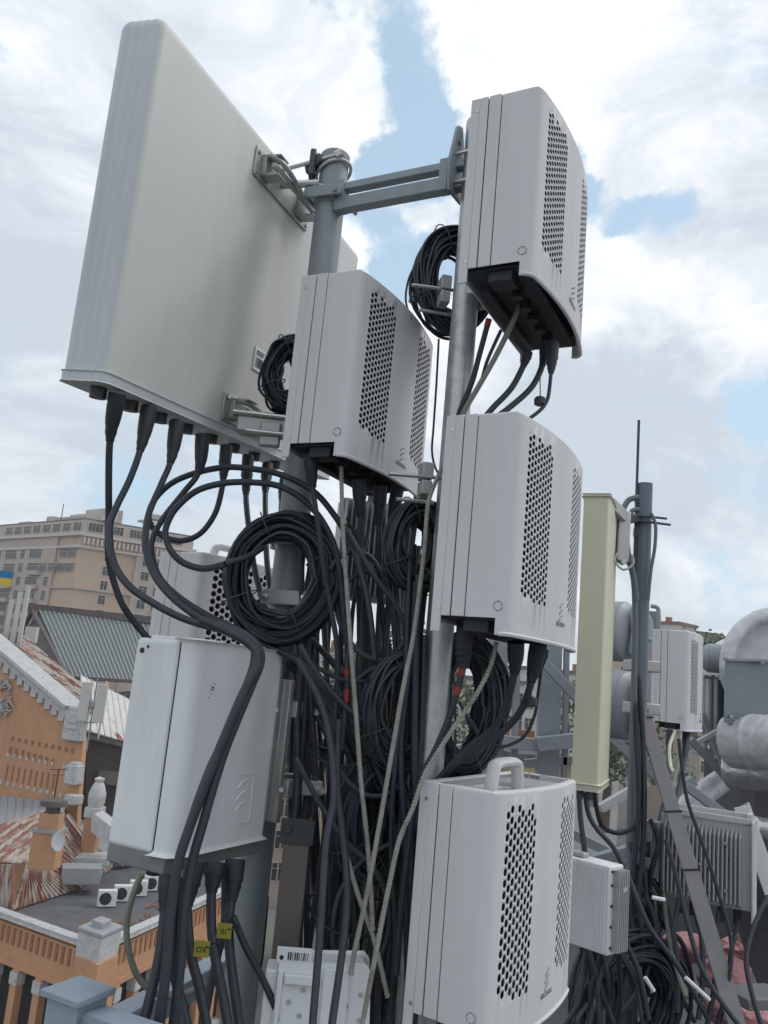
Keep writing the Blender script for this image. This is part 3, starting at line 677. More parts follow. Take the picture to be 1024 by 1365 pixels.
# under the topmost unit
GT = 'black cables under the topmost radio unit'
cable(Y([(652,425),(640,470),(629,510),(612,552),(600,590)], 1.70, 1.78), .0062, 'black cable with red tape beside the steel mast under the topmost radio unit', bands=[(0, .35, m_red, 'red_tape')], group=GT)
cable(Y([(668,440),(650,480),(640,512),(622,545),(606,590)], 1.74, 1.80), .0040, 'thin black cable behind the olive earth wire at the top', group=GT)
cable(Y([(704,470),(698,487),(682,517),(656,545),(640,565)], 1.74, 1.72), .0068, 'left thick black cable under the topmost radio unit', boots=[(0, 1, .011, .0075)], group=GT)
cable(Y([(726,460),(723,487),(708,517),(677,545),(655,560)], 1.76, 1.70), .0068, 'middle thick black cable under the topmost radio unit', boots=[(0, 1, .011, .0075)], group=GT)
cable(Y([(737,458),(735,492),(733,515),(730,532),(722,545),(706,558),(690,570)], 1.72, 1.68), .0042, 'slender black cable with a big boot, rightmost under the topmost radio unit', boots=[(0, 1.2, .014, .006)], group=GT)
for (u, v, yy, lab) in ((720, 535, 1.70, 'black rubber dust cap dangling under the topmost radio unit'), (708, 936, 1.66, 'black rubber dust cap dangling under the middle radio unit')):
    c = P(u, v, yy); b = MB(); b.lathe([(.009, -.009), (.0125, -.007), (.013, .004), (.010, .009), (.004, .011)], 14, (0,0,0)); b.cyl((0,0,.010), (-.002, .004, .055), .0012, n=6)
    o = b.build('dust_cap', m_boot, None, smooth=40); o.location = c; tag(o, lab, 'dust cap', 'black dust caps')
cable(Y([(585,452),(582,510),(578,570),(576,600),(580,622),(590,640)], 1.82), .0026, 'thin black wire hanging between the two upper radio units')
cable(Y([(575,338),(556,352),(545,372),(541,400),(548,425)], 1.84), .0026, 'thin black wire bowing out left of the coil behind the steel mast')
# under the middle unit
GM = 'black cables under the middle radio unit'
cable(Y([(622,836),(618,862),(617,890),(608,926),(597,962),(579,1003),(563,1035),(552,1075),(545,1130),(536,1200),(528,1300)], 1.60, 1.66), .0064, 'black power cable with two bands of red tape under the middle radio unit', boots=[(0, 2, .017, .012)], bands=[(1.95, 2.3, m_red, 'red_tape'), (2.7, 3.0, m_red, 'red_tape')], group=GM)
cable(Y([(688,856),(686,895),(678,930),(668,956),(650,978),(625,997),(600,1022),(580,1045)], 1.62, 1.74), .0074, 'left black jumper with a long boot under the middle radio unit', boots=[(0, 1.1, .0165, .009)], group=GM)
cable(Y([(718,858),(709,905),(697,943),(676,970),(642,996),(605,1020),(585,1045)], 1.68, 1.76), .0074, 'right black jumper with a long boot under the middle radio unit', boots=[(0, 1.1, .0175, .009)], group=GM)
cable(Y([(725,866),(722,890),(718,921),(713,953),(702,978),(687,990),(667,995),(640,985)], 1.70, 1.74), .0034, 'slender black wire curving below the middle radio unit', boots=[(0, 1, .010, .004)], group=GM)
cable(Y([(605,900),(607,960),(606,1010)], 1.78), .003, 'thin black wire hanging beside the steel mast under the middle unit', group=GM)
cable(Y([(612,935),(625,960),(636,978)], 1.78), .0036, 'thin black pigtail with a small plug under the middle unit', boots=[(1, 2, .007, .004)], group=GM)
# under the unit beside the panel
GL = 'black cables under the radio unit beside the panel antenna'
cable(Y([(414,606),(417,650),(424,700),(429,740),(435,775),(442,815),(450,870),(448,940),(442,1010)], 1.74, 1.80), .0058, 'black power cable under the radio unit beside the panel antenna', boots=[(0, 1, .016, .008)], group=GL)
cable(Y([(478,640),(481,690),(479,740),(490,800),(497,860),(500,930)], 1.80, 1.86), .0072, 'left black jumper under the radio unit beside the panel antenna', boots=[(0, 1, .016, .009)], group=GL)
cable(Y([(508,648),(505,700),(506,760),(510,820),(520,880),(516,960)], 1.86, 1.90), .0072, 'middle black jumper under the radio unit beside the panel antenna', boots=[(0, 1, .016, .009)], group=GL)
cable(Y([(530,652),(522,700),(520,770),(528,840),(535,900)], 1.90, 1.92), .0072, 'right black jumper under the radio unit beside the panel antenna', boots=[(0, 1, .016, .009)], group=GL)
cable(Y([(462,690),(482,730),(498,760),(512,790)], 1.92), .003, 'thin black wire slanting in the gap below the radio unit', group=GL)
# two cables in front of the finned bracket box
cable(Y([(398,880),(425,930),(440,985),(445,1061),(435,1122),(428,1227),(417,1363),(414,1400)], 1.72, 1.42), .0066, 'black cable hanging in front of the white cast box, left of two')
cable(Y([(452,960),(450,1040),(457,1110),(463,1175),(461,1230),(452,1300),(443,1363),(440,1400)], 1.76, 1.44), .0066, 'black cable hanging in front of the white cast box, right of two')
cable(Y([(455,1000),(462,930),(462,885),(466,860)], 1.78, 1.8), .0058, 'black cable with red tape bands behind the leftmost braided wire', bands=[(.9, 1.2, m_red, 'red_tape'), (1.6, 1.85, m_red, 'red_tape')])

# dense vertical feeders between the masts
GF = 'black feeder cables hanging between the masts'
rf = random.Random(3)
for i in range(36):
    u0 = 398+rf.random()*165; v0 = 690+rf.random()*130
    dz = rf.uniform(-35, 35); y0 = rf.uniform(1.86, 2.25)
    pts = []; uu_ = u0
    vv = v0
    while vv < 1400:
        pts.append((uu_, vv, y0)); vv += rf.uniform(95, 150); uu_ += rf.uniform(-19, 15)-4; y0 += rf.uniform(-.03, .03)
        uu_ = min(max(uu_, 385), 556)
    if len(pts) < 3: continue
    pts.append((uu_-4, 1420, y0))
    cable(pts, rf.choice((.0055, .0066, .0075, .0082)), 'black feeder cable in the dense hanging bundle between the two masts', group=GF, m=rf.choice((m_black, m_black2, m_black2)), sub=6, name='feeder_cable')
for i in range(18):   # the dark mass lower down
    u0 = 405+rf.random()*140; v0 = 930+rf.random()*170; y0 = rf.uniform(1.98, 2.35); pts = [(u0, v0, y0)]
    while v0 < 1380: u0 = min(max(u0+rf.uniform(-22, 16), 400), 545); v0 += rf.uniform(70, 120); pts.append((u0, v0, y0))
    cable(pts, rf.choice((.007, .0085, .010)), 'black feeder cable in the dark mass at the bottom between the two masts', group='black feeders at the bottom between the masts', sub=6, name='feeder_cable')
for i in range(10):   # along the right mast
    u0 = 545+rf.random()*26; v0 = 640+rf.random()*220; pts = []; vv = v0; uu_ = u0; y0 = rf.uniform(1.74, 1.92)
    while vv < 1400: pts.append((uu_, vv, y0)); vv += rf.uniform(100, 150); uu_ += rf.uniform(-14, 8)
    cable(pts, rf.choice((.0055, .0066, .0075)), 'black feeder cable running down tight against the bare steel mast', group='black feeders along the steel mast', sub=6, name='feeder_cable')
for i in range(8):    # slanting ones
    u0 = 380+rf.random()*60; v0 = 820+rf.random()*120; a = rf.uniform(.4, .9)
    cable([(u0, v0, 1.94), (u0+60*a+10, v0+70, 1.9), (u0+105*a, v0+160, 1.92), (u0+100*a, v0+260, 1.95), (u0+80*a, v0+420, 1.97)], rf.choice((.006, .0075)), 'black cable slanting from the white box into the hanging bundle', group='black cables slanting into the bundle', sub=6, name='feeder_cable')

for (u, v, y, w_, lab) in ((470, 900, 1.80, 52, 'black strap around the hanging bundle, the highest one'), (455, 1010, 1.80, 48, 'black strap around the hanging bundle, the middle one'), (470, 1230, 1.82, 60, 'black strap around the hanging bundle, the lowest one')):
    c = P(u, v, y); r_ = w_*y/FPX; b = MB(); b.tube([Vector((r_*math.cos(t), .10+.15*math.sin(t), .012*math.cos(t*2))) for t in [2*math.pi*i/30 for i in range(30)]], .0035, 6, closed=True)
    o = b.build('cable_strap', m_boot, None, smooth=60); o.location = c; tag(o, lab, 'strap', 'black straps round the bundle')
GO = 'loose black loops between the masts'
for pts_, y_, lab in (([(452,690),(470,720),(500,770),(530,810),(540,850),(515,880),(480,870),(455,835),(450,800),(470,770),(510,760),(552,772)], 1.79, 'wide loose black loop between the masts, the upper one'),
                      ([(400,860),(425,900),(470,950),(520,975),(545,1000),(530,1050),(490,1060),(455,1030),(440,985),(455,930),(500,890),(556,880)], 1.77, 'wide loose black loop between the masts, the middle one'),
                      ([(395,1010),(420,1060),(460,1120),(500,1160),(520,1220),(505,1280),(470,1300),(445,1260),(450,1200),(480,1150),(530,1120)], 1.76, 'wide loose black loop between the masts, the lowest one'),
                      ([(440,760),(450,745),(475,735),(500,750),(520,800),(528,870)], 1.80, 'short black arch of cable between the masts near the big coil')):
    cable(Y(pts_, y_, y_+.06), .0058, lab, group=GO, m=m_black2)
# coils
def coil(u, v, y, rx, ry, th, turns, r, label, yaw=0., seed=1, m=None, squash=1., tilt=0., ties=4):
    rnd = random.Random(seed); c = P(u, v, y); s = y/FPX
    e1 = Vector((math.cos(yaw), math.sin(yaw), 0)); e2 = Vector((math.sin(ROLL)*0, math.sin(tilt), math.cos(tilt))); e3 = e1.cross(e2)
    seg = 44; pts = []; cur = [0, 0, 0, 0]
    tgt = [rnd.uniform(-1, 1) for _ in range(4)]
    for t in range(turns):
        nx = [rnd.uniform(-1, 1), rnd.uniform(-1, 1), rnd.uniform(-.3, .3), rnd.uniform(-.3, .3)]
        for k in range(seg):
            f = k/seg; f = f*f*(3-2*f); q = [a+(b_-a)*f for a, b_ in zip(tgt, nx)]
            a = 2*math.pi*k/seg
            ra = q[0]*th*.45
            x = (rx+ra)*math.cos(a)+q[2]*th*.3; z = (ry+ra)*math.sin(a)+q[3]*th*.3; d = q[1]*th*.55*squash
            wob = (1.6+2.2*(t % 5 == 0))*math.sin(3*a+t*1.7)+1.2*math.sin(5*a+t*.9)
            pts.append(e1*(x+wob)*s+e2*(z+wob)*s+e3*d*s)
        tgt = nx
    b = MB(); b.tube(pts, r, 6); o = b.build('cable_coil', m or m_black, None, smooth=60); o.location = c
    tag(o, label, 'cable coil', 'black cable coils')
    for i in range(ties):
        a = 2*math.pi*(i+.3)/ties; q = e1*(rx*math.cos(a))*s+e2*(ry*math.sin(a))*s
        rd = (e1*math.cos(a)+e2*math.sin(a)).normalized(); k = MB()
        R_ = th*.62*s
        k.tube([q+rd*R_*math.cos(t)+e3*R_*math.sin(t) for t in [2*math.pi*j/16 for j in range(16)]], .0016, 5, closed=True)
        k.build('cable_tie', m_dark, o)
    return o
coil(603, 376, 1.88, 44, 65, 40, 64, .0042, 'black cable coil behind the steel mast at the topmost radio unit', .3, 1)
coil(386, 500, 1.93, 26, 42, 32, 44, .0036, 'small black coil tucked behind the radio unit beside the panel antenna', .3, 2)
coil(376, 770, 1.84, 60, 70, 42, 64, .0044, 'biggest black cable coil, hung around the mast clamps left of centre', .05, 3)
coil(556, 728, 1.80, 34, 50, 34, 46, .0042, 'black coil half hidden behind the left edge of the middle radio unit', .5, 4)
coil(536, 945, 1.80, 42, 62, 36, 60, .0044, 'black cable coil in the middle of the hanging bundle', .35, 5)
coil(617, 938, 1.86, 38, 76, 40, 74, .0048, 'black cable coil behind the steel mast under the middle radio unit', .2, 6)
coil(494, 1092, 1.86, 28, 60, 46, 50, .0048, 'low black cable coil beneath the one in the hanging bundle', .4, 7)
coil(842, 1330, 2.95, 58, 60, 40, 34, .0072, 'large black cable coil on the roof at the foot of the dark mast', .3, 8)
coil(800, 1330, 3.1, 40, 60, 30, 16, .0072, 'loose black cable coil behind the nearest radio unit on the roof', .6, 9)

# ================================================================== OTHER NEAR OBJECTS
# finned radio behind the hanging bundle
e = empty('finned_unit', P(497, 800, 2.2), 'silvery finned unit half hidden behind the hanging black cables', 'radio unit', yaw=.25)
b = MB(); b.box((-.10, .02, 0), (.10, .10, .27)); b.build('body', m_finned, e, bevel=.004)
b = MB()
for i in range(15): b.box((-.096+i*.0136, -.012, .008), (-.093+i*.0136, .02, .262))
b.build('cooling_fins', m_finned, e)
b = MB(); b.box((-.03, .10, .04), (.03, .16, .22)); b.build('mount_bracket', m_bracket, e)

# white cast box at the bottom
e = empty('cast_box', P(372, 1284, 1.62)+Vector((0, 0, -.20)), 'white dimpled cast metal box at the bottom edge behind two cables', 'equipment box', yaw=RAD(2))
b = MB(); b.prism([(0,0,0), (.172,0,0), (.160,0,.196), (.152,0,.205), (.006,0,.196)], (0, .07, 0)); b.build('body', m_white, e, bevel=.006, seg=3)
b = MB()
b.box((-.022, .006, 0), (-.001, .066, .186)); b.box((.0, -.008, .100), (.010, -.001, .19)); b.box((.012, -.010, .168), (.075, -.001, .186)); b.build('side_flange', m_white, e, bevel=.003)
b = MB()
for i in range(6):
    for j in range(8):
        if (i+j) % 2: continue
        x = .022+i*.026+random.uniform(-.003, .003); z = .012+j*.021
        b.cyl((x, -.0022, z), (x, .0005, z), .0042, .0048, n=10)
b.each('dimple', m_finned, e)
b = MB(); b.box((.082, -.009, .085), (.128, -.001, .20)); b.cyl((.105, -.009, .085), (.105, -.001, .085), .023, n=20); b.build('raised_tongue', m_white, e, bevel=.002)
b = MB(); b.box((-.006, .012, .196), (.058, .015, .224)); t = b.build('label_plate', m_white, e, bevel=.001)
b = MB()
for i in range(10): b.box((.014+i*.004, .0112, .203), (.014+i*.004+random.choice((.0012, .0025)), .0121, .216))
b.cyl((.003, .0112, .206), (.003, .0125, .206), .004, n=10); b.build('barcode', m_ink, t)

# brown steel channel
e = empty('steel_channel', P(376, 1300, 1.83)+Vector((0,0,-.9)), 'weathered brown steel channel standing between the mast and the hanging cables', 'steel channel')
b = MB(); z1 = P(376, 1090, 1.83).z-(P(376, 1300, 1.83).z-.9)
b.box((-.026, 0, 0), (.028, .006, z1)); b.box((-.026, .006, 0), (-.020, .04, z1)); b.box((.022, .006, 0), (.028, .04, z1)); b.build('web', m_rustch, e, bevel=.002)
b = MB(); b.box((-.035, -.004, z1-.05), (.036, -.0005, z1)); b.cyl((-.02, -.012, z1-.02), (-.02, -.003, z1-.02), .010, n=6); b.build('top_plate', m_dark, e, bevel=.001)

# cream sector antenna
e = empty('sector_antenna', (.748, 2.714, -.292), 'tall cream coloured sector antenna right of the middle radio unit', 'sector antenna', yaw=RAD(68.5))
CW, CD, CH = .30, .082, .965
b = MB(); b.prism([(.0, .0, .02), (.02, -.006, .02), (CW-.015, -.006, .02), (CW, .012, .02), (CW, CD, .02), (0, CD, .02)], (0, 0, CH-.03)); b.build('radome', m_cream, e, bevel=.006, seg=3)
b = MB(); b.prism([(-.003, -.004, 0), (CW+.003, -.008, 0), (CW+.003, CD+.003, 0), (-.003, CD+.003, 0)], (0,0,.019)); b.build('bottom_cap', m_creamside, e, bevel=.002)
b = MB(); b.prism([(-.003, -.005, CH-.009), (CW+.003, -.009, CH-.009), (CW+.003, CD+.003, CH-.009), (-.003, CD+.003, CH-.009)], (0,0,.010)); b.build('top_cap', m_creamside, e, bevel=.002)
b = MB()
for i in range(4): b.cyl((.03+i*.02, .03+.03*(i % 2), -.03), (.03+i*.02, .03+.03*(i % 2), .002), .010, n=12)
b.each('connector', m_dark, e)
t = empty('tilt_bracket', P(824, 690, 2.88), 'grey folding tilt bracket hanging between the cream antenna and the dark mast', 'bracket')
b = MB(); p0 = P(814, 672, 2.86)-t.location; p1 = P(832, 690, 2.96)-t.location; p2 = P(829, 750, 2.92)-t.location; p4 = P(850, 690, 3.04)-t.location
b.bar(p0, p1, .03, .045); b.bar(p1+Vector((0,0,.02)), p2, .044, .03, up=(0, -1, 0)); b.build('arm', m_bracket, t, bevel=.004)
b = MB(); b.bar(p1+Vector((0,0,-.01)), p4, .04, .03); b.cyl(p4+Vector((-.03, -.04, 0)), p4+Vector((.10, -.03, .0)), .005, n=8); b.cyl(p4+Vector((-.03, -.04, -.02)), p4+Vector((.115, -.03, -.022)), .005, n=8); b.build('pole_clamp', m_dark, t, bevel=.002)
b = MB(); b.tube(spline([p2+Vector((-.022, -.02, .03)), p2+Vector((-.03, -.02, 0)), p2+Vector((0, -.02, -.028)), p2+Vector((.034, -.02, -.005)), p2+Vector((.03, -.02, .03))], 6), .004, 8); b.cyl(p2+Vector((0, -.03, 0)), p2+Vector((0, 0, 0)), .010, n=8); b.build('hook', m_galv, t)
GR = 'black cables on the dark mast'
cable(Y([(852,663),(838,667),(830,685),(832,715),(838,745),(845,775),(847,830),(846,900),(848,1000),(850,1120)], 2.98, 3.0), .0105, 'thick dark cable arching to the dark mast from its top left', m=m_poledark, group=GR)
cable(Y([(852,679),(842,682),(836,700),(838,735),(846,770),(849,800)], 2.97), .0085, 'second dark cable arching just beneath the first on the dark mast', m=m_poledark, group=GR)
cable(Y([(868,684),(874,700),(873,730),(868,760),(864,800)], 3.0), .0065, 'dark cable bowed out on the right side of the dark mast top', m=m_poledark, group=GR)
for i, (a0, lab) in enumerate(((0, 'first'), (9, 'second'))):
    cable(Y([(846+a0*.6, 900),(848+a0, 980),(852+a0*.8, 1060),(846+a0*1.2, 1140),(838+a0*1.5, 1200),(850+a0, 1270)], 3.0, 2.95), .0095, 'black cable strapped along the lower dark mast, %s from the left' % lab, group=GR)
# wall mount blocks at the far unit
for v_, lab in ((888, 'upper'), (945, 'lower')):
    c = P(862, v_, 3.35); b = MB(); b.box((-.06, -.02, -.022), (.05, .12, .022)); b.box((-.06, -.03, -.012), (-.03, -.02, .012)); o = b.build('standoff_block', m_bracket, None, bevel=.004); o.location = c; tag(o, '%s grey standoff block joining the distant radio unit to the dark mast' % lab, 'bracket', 'standoff blocks')
GX = 'cables under the distant radio unit'
cable(Y([(893,975),(892,1010),(890,1050),(880,1090),(872,1130)], 3.62, 3.3), .009, 'black cable left of two under the distant radio unit', boots=[(0, 1, .016, .010)], group=GX)
cable(Y([(915,975),(913,1010),(905,1050),(897,1085),(885,1120),(880,1180)], 3.66, 3.2), .009, 'black cable right of two under the distant radio unit', boots=[(0, 1, .016, .010)], group=GX)
cable(Y([(900,975),(893,995),(894,1020),(899,1030)], 3.6, 3.4), .007, 'short yellowish cable under the distant radio unit', m=m_cream, group=GX)
cable(Y([(907,980),(905,1015),(895,1055),(886,1090),(884,1140),(886,1200),(892,1250),(905,1300),(915,1330)], 3.5, 2.75), .0075, 'long olive earth wire slanting in front of the rusty strut', m=m_olive, name='ground_wire', cat='wire')

# rusty strut
e = empty('angle_strut', P(868, 1000, 2.95), 'long grey angle strut with rust streaks leaning down to the right', 'strut')
p0 = P(858, 950, 3.12)-e.location; p1 = P(985, 1375, 2.55)-e.location; d = (p1-p0).normalized()
sd = d.cross(Vector((0, -1, 0))).normalized(); fw = sd.cross(d)
b = MB(); b.bar(p0, p1, .052, .007, up=(0, -1, .15)); b.build('face_flange', m_strut, e, bevel=.0015)
b = MB(); q = Vector((-.036*d.z*-1, 0, 0)); side = d.cross(Vector((0, -1, .15))).normalized()
b.bar(p0-side*.0225+Vector((0,.030,0)), p1-side*.0225+Vector((0,.030,0)), .0068, .052, up=(0, -1, .15)); b.build('side_flange', m_strut, e, bevel=.0015)
for t_ in (.02, .37, .56):
    b = MB(); b.bar(p0.lerp(p1, t_)-side*.03, p0.lerp(p1, t_)+side*.03, .006, .014, up=(0,-1,.15)); b.build('cable_tie', m_ink, e)

# heat sink unit on the right
e = empty('finned_unit', (1.295, 2.914, -.650), 'pale finned heat sink unit behind the rusty strut at the right', 'radio unit', yaw=RAD(60.8))
FW, FD, FH = .11, .236, .275
b = MB(); b.box((.03, -.03, 0), (FW, FD+.03, FH)); b.build('body', m_finned, e, bevel=.006)
b = MB()
nf = 19
for i in range(nf):
    y = .004+i*(FD+.02)/nf
    b.add([(.03, y, .006), (.0, y, .02), (-.004, y, FH*.5), (.0, y, FH-.045), (.03, y, FH-.02), (.03, y+.0045, .006), (.0, y+.0045, .02), (-.004, y+.0045, FH*.5), (.0, y+.0045, FH-.045), (.03, y+.0045, FH-.02)],
          [(0,1,2,3,4), (9,8,7,6,5), (0,5,6,1), (1,6,7,2), (2,7,8,3), (3,8,9,4)])
b.build('cooling_fins', m_finned, e)
b = MB(); b.box((.0, -.034, -.03), (FW+.03, -.028, FH+.012)); b.build('white_side_plate', m_whitesteel, e, bevel=.002)
b = MB(); b.box((.02, -.02, FH+.001), (.032, FD+.02, FH+.02)); b.box((.09, -.02, FH+.001), (.102, FD+.02, FH+.03)); b.box((.03, -.026, FH+.001), (.10, -.012, FH+.034))
for i in range(9): b.box((.034, .01+i*.026, FH+.004), (.09, .022+i*.026, FH+.012))
b.build('top_frame', m_whitesteel, e, bevel=.002)
b = MB()
for (y, z) in ((.20, .05), (.05, .06), (.13, .13), (.105, .13), (.05, .21), (.10, .055)): b.cyl((-.010, y, z), (.02, y, z), .006, n=8)
b.each('screw', m_rod, e)
b = MB(); b.box((.02, FD+.032, .05), (.05, FD+.085, .24)); b.box((.0, FD+.055, .08), (.02, FD+.10, .12)); b.box((.0, FD+.055, .17), (.02, FD+.10, .21)); b.build('mount_bracket', m_bracket, e, bevel=.003)
b = MB()
for y in (.02, .07, .16, .20): b.cyl((.06, y, -.05), (.06, y, .002), .012, n=10)
b.each('connector', m_boot, e)
GH = 'black cables under the finned unit'
for i, (a, c_) in enumerate((((985,1222),(975,1270)), ((958,1215),(955,1262)), ((925,1208),(935,1250)), ((905,1200),(898,1240)))):
    cable(Y([a, ((a[0]+c_[0])/2, (a[1]+c_[1])/2), c_, (c_[0]-6+i*4, c_[1]+50), (c_[0]-22+i*9, c_[1]+110)], 2.98, 2.85), .0085, 'black cable hanging below the pale finned unit, %s from the right' % ('first', 'second', 'third', 'fourth')[i], group=GH)

cable(Y([(905,985),(915,1060),(935,1120),(958,1190),(975,1260),(968,1330),(950,1390)], 2.70, 2.6), .006, 'thin black cable crossing in front of the pale finned unit', group=GH)
cable(Y([(888,1120),(905,1180),(918,1235),(935,1290),(965,1340),(1000,1385)], 2.66, 2.5), .0075, 'black cable crossing over the grey strut towards the bottom right corner')
cable(Y([(1024,1195),(1005,1235),(995,1280),(1004,1330),(1020,1380)], 2.8, 2.6), .0075, 'black cable hanging at the right edge in front of the pink tarp')
# white raking leg
e = empty('raking_leg', P(988, 1075, 3.15), 'white painted steel leg sloping to the right edge beside the finned unit', 'steel leg')
p0 = Vector(); p1 = P(1065, 1290, 3.0)-e.location
b = MB(); b.bar(p0, p1, .055, .008, up=(0,-1,.1)); b.build('flange', m_whitesteel, e, bevel=.002)
b = MB(); sd = (p1-p0).normalized().cross(Vector((0,-1,.1))).normalized()
b.bar(p0-sd*.03+Vector((0,.03,0)), p1-sd*.03+Vector((0,.03,0)), .008, .06, up=(0,-1,.1)); b.build('side_flange', m_whitesteel, e, bevel=.002)
b = MB(); q = [P(995,1110,3.2)-e.location, P(1075,1300,3.1)-e.location, P(1020,1330,3.1)-e.location, P(985,1240,3.2)-e.location]; b.prism(q, (0,.02,0)); b.build('gusset', m_deck, e)

# grey box behind nearest unit
e = empty('equipment_box', (.734, 2.501, -.704), 'grey ribbed metal box half hidden behind the nearest radio unit', 'equipment box', yaw=RAD(42.5))
b = MB(); b.box((0, 0, 0), (.075, .20, .236)); b.build('body', m_white, e, bevel=.004)
b = MB()
for i in range(22): b.box((-.0022, .012+i*.0083, .01), (.0, .0145+i*.0083, .226))
b.build('face_ribs', m_white, e)
b = MB()
for z in (.02, .075, .13, .185, .222): b.cyl((.012, -.004, z), (.012, .004, z), .004, n=8)
b.each('screw', m_dark, e)
b = MB()
for i in range(6): b.box((.018+i*.010, -.022, .01), (.021+i*.010, -.0005, .226))
b.build('cooling_fins', m_finned, e)
b = MB(); b.box((.02, .19, .236), (.06, .23, .26)); b.box((.02, .10, .237), (.05, .18, .25)); b.build('lid', m_bracket, e, bevel=.003)

# tangle on the roof
GK = 'black cables tangled on the roof at the foot of the dark mast'
rk = random.Random(11)
for i in range(38):
    u0, v0 = rk.choice(((rk.uniform(838, 868), rk.uniform(1090, 1190)), (rk.uniform(838, 862), rk.uniform(1120, 1210)), (rk.uniform(768, 830), rk.uniform(1255, 1268)))); y0 = rk.uniform(2.98, 3.1) if u0 > 832 else rk.uniform(2.6, 2.72); pts = [(u0, v0, y0)]
    for k in range(4):
        u0 += rk.uniform(-26, 30); v0 += rk.uniform(30, 75); y0 = max(y0+rk.uniform(-.06, .08), 2.6); pts.append((u0, v0, y0))
    cable(pts, rk.choice((.006, .0075, .009)), 'black cable in the tangle at the foot of the dark mast', group=GK, sub=6, name='tangled_cable', m=rk.choice((m_black, m_black2)))
cable(Y([(772,1056),(774,1090),(779,1130),(786,1170),(803,1205),(825,1240),(850,1290),(865,1360)], 2.75, 2.6), .0085, 'black cable from the foot of the cream antenna, nearest the ribbed grey box', group='black cables from the cream antenna')
cable(Y([(780,1057),(785,1085),(796,1105),(818,1130),(838,1170),(850,1200),(868,1240),(905,1290),(945,1360)], 2.76, 2.6), .0085, 'black cable from the foot of the cream antenna, sweeping to the right', group='black cables from the cream antenna')
cable(Y([(792,1058),(796,1080),(803,1100),(820,1110),(838,1107),(850,1095)], 2.8, 3.0), .008, 'black cable looping from the cream antenna foot to the dark mast', group='black cables from the cream antenna')
for (u, v, w_, a, lab) in ((828,1190,18,-.6,'white cable label on the cables below the cream antenna'), (866,1312,20,1.0,'white cable label in the middle of the roof tangle'), (930,1318,40,.75,'long white cable label low beside the rusty strut'), (878,1198,16,.2,'scrap of white tape beneath the finned unit bracket')):
    c = P(u, v, 2.52); b = MB(); s = 2.52/FPX; dd = Rv*math.cos(a)-Uv*math.sin(a)
    b.cyl(-dd*w_*s/2, dd*w_*s/2, .0055, n=10); o = b.build('cable_label', m_white, None); o.location = c; tag(o, lab, 'cable label', 'white cable labels')

# tarp bundles
def tarp(u, v, y, sx, sz, label, seed):
    c = P(u, v, y); n = 44; vs = []; fs = []
    for i in range(n):
        for j in range(n):
            a = 2*math.pi*i/n; t = math.pi*j/(n-1)
            p = Vector((sx*math.cos(a)*math.sin(t), sx*.7*math.sin(a)*math.sin(t), sz*math.cos(t)))
            f = noise.fractal(p*9+Vector((seed, 0, 0)), 1., 2., 4); g = abs(noise.noise(p*14+Vector((0, seed, 0))))
            g2 = abs(noise.noise(p*30+Vector((0, seed, 2)))); q_ = p*(1+.30*f-.30*g-.16*g2); q_.z *= .72; vs.append(q_)
    for i in range(n):
        for j in range(n-1):
            fs.append((i*n+j, i*n+j+1, ((i+1) % n)*n+j+1, ((i+1) % n)*n+j))
    b = MB(); b.add(vs, fs); o = b.build('tarp_bundle', m_tarp, None, smooth=45); o.location = c; tag(o, label, 'tarp', 'crumpled red tarps')
tarp(918, 1262, 3.25, .10, .07, 'crumpled pinkish red tarp bundle left of the rusty strut', 3.)
tarp(966, 1300, 3.05, .10, .08, 'crumpled pinkish red tarp right behind the rusty strut', 5.)
tarp(1010, 1268, 3.35, .15, .085, 'crumpled pinkish red tarp at the right edge under the white leg', 9.)
tarp(985, 1350, 2.95, .12, .08, 'dark red tarp fold at the bottom right corner', 13.)
# timber block at lower right
c = P(1010, 1333, 2.75); b = MB(); b.box((-.06, -.03, -.02), (.12, .10, .012)); o = b.build('concrete_block', m_strut, None, bevel=.004); o.location = c; o.rotation_euler = (0, 0, .3); tag(o, 'flat grey concrete slab at the right edge below the red tarps', 'slab')

# ducts
DY = 4.6
e = empty('duct', P(1024, 880, DY), 'huge round wrapped duct elbow with a pale end disc at the right edge', 'duct')
c0 = P(1044, 893, DY)-e.location; Rr = 78*DY/FPX
b = MB(); b.cyl(c0+Vector((0, .02, 0)), c0+Vector((.3, 1.2, 0)), Rr*.82, n=48); b.build('end_disc', m_foildull, e, smooth=40)
b = MB(); pts = [c0+Vector((Rr*.94*math.cos(t), 0, Rr*.94*math.sin(t))) for t in [2*math.pi*i/160 for i in range(160)]]
b.tube(pts, 10.5*DY/FPX, 24, closed=True)
for i, v_ in enumerate(b.v): 
    n_ = noise.fractal(v_*14, 1., 2., 3)-abs(noise.noise(v_*34)); b.v[i] = v_+Vector((n_*.006, n_*.006, n_*.006))
b.build('wrapped_flange', m_foildull, e, smooth=70)
e = empty('duct', P(968, 965, 4.3), 'grey sheet metal duct box below the round duct elbow', 'duct')
o0 = e.location
b = MB(); b.prism([P(968,880,4.3)-o0, P(1075,884,4.5)-o0, P(1075,985,4.5)-o0, P(966,962,4.3)-o0], (.62, 1.2, 0)); b.build('sheet_casing', m_sheet, e, bevel=.006)
b = MB()
for k in range(6): q_ = P(975+k*18, 955+k*1.2, 4.29+k*.034)-o0; b.cyl(q_, q_+Vector((0, .02, 0)), .006, n=8)
b.each('screw', m_rod, e)
b = MB(); b.bar(P(967,879,4.29)-o0, P(1075,883,4.49)-o0, .03, .012); b.cyl(P(1017,882,4.36)-o0, P(1017,882,4.30)-o0, .012, n=10); b.build('flange', m_greysteel, e)
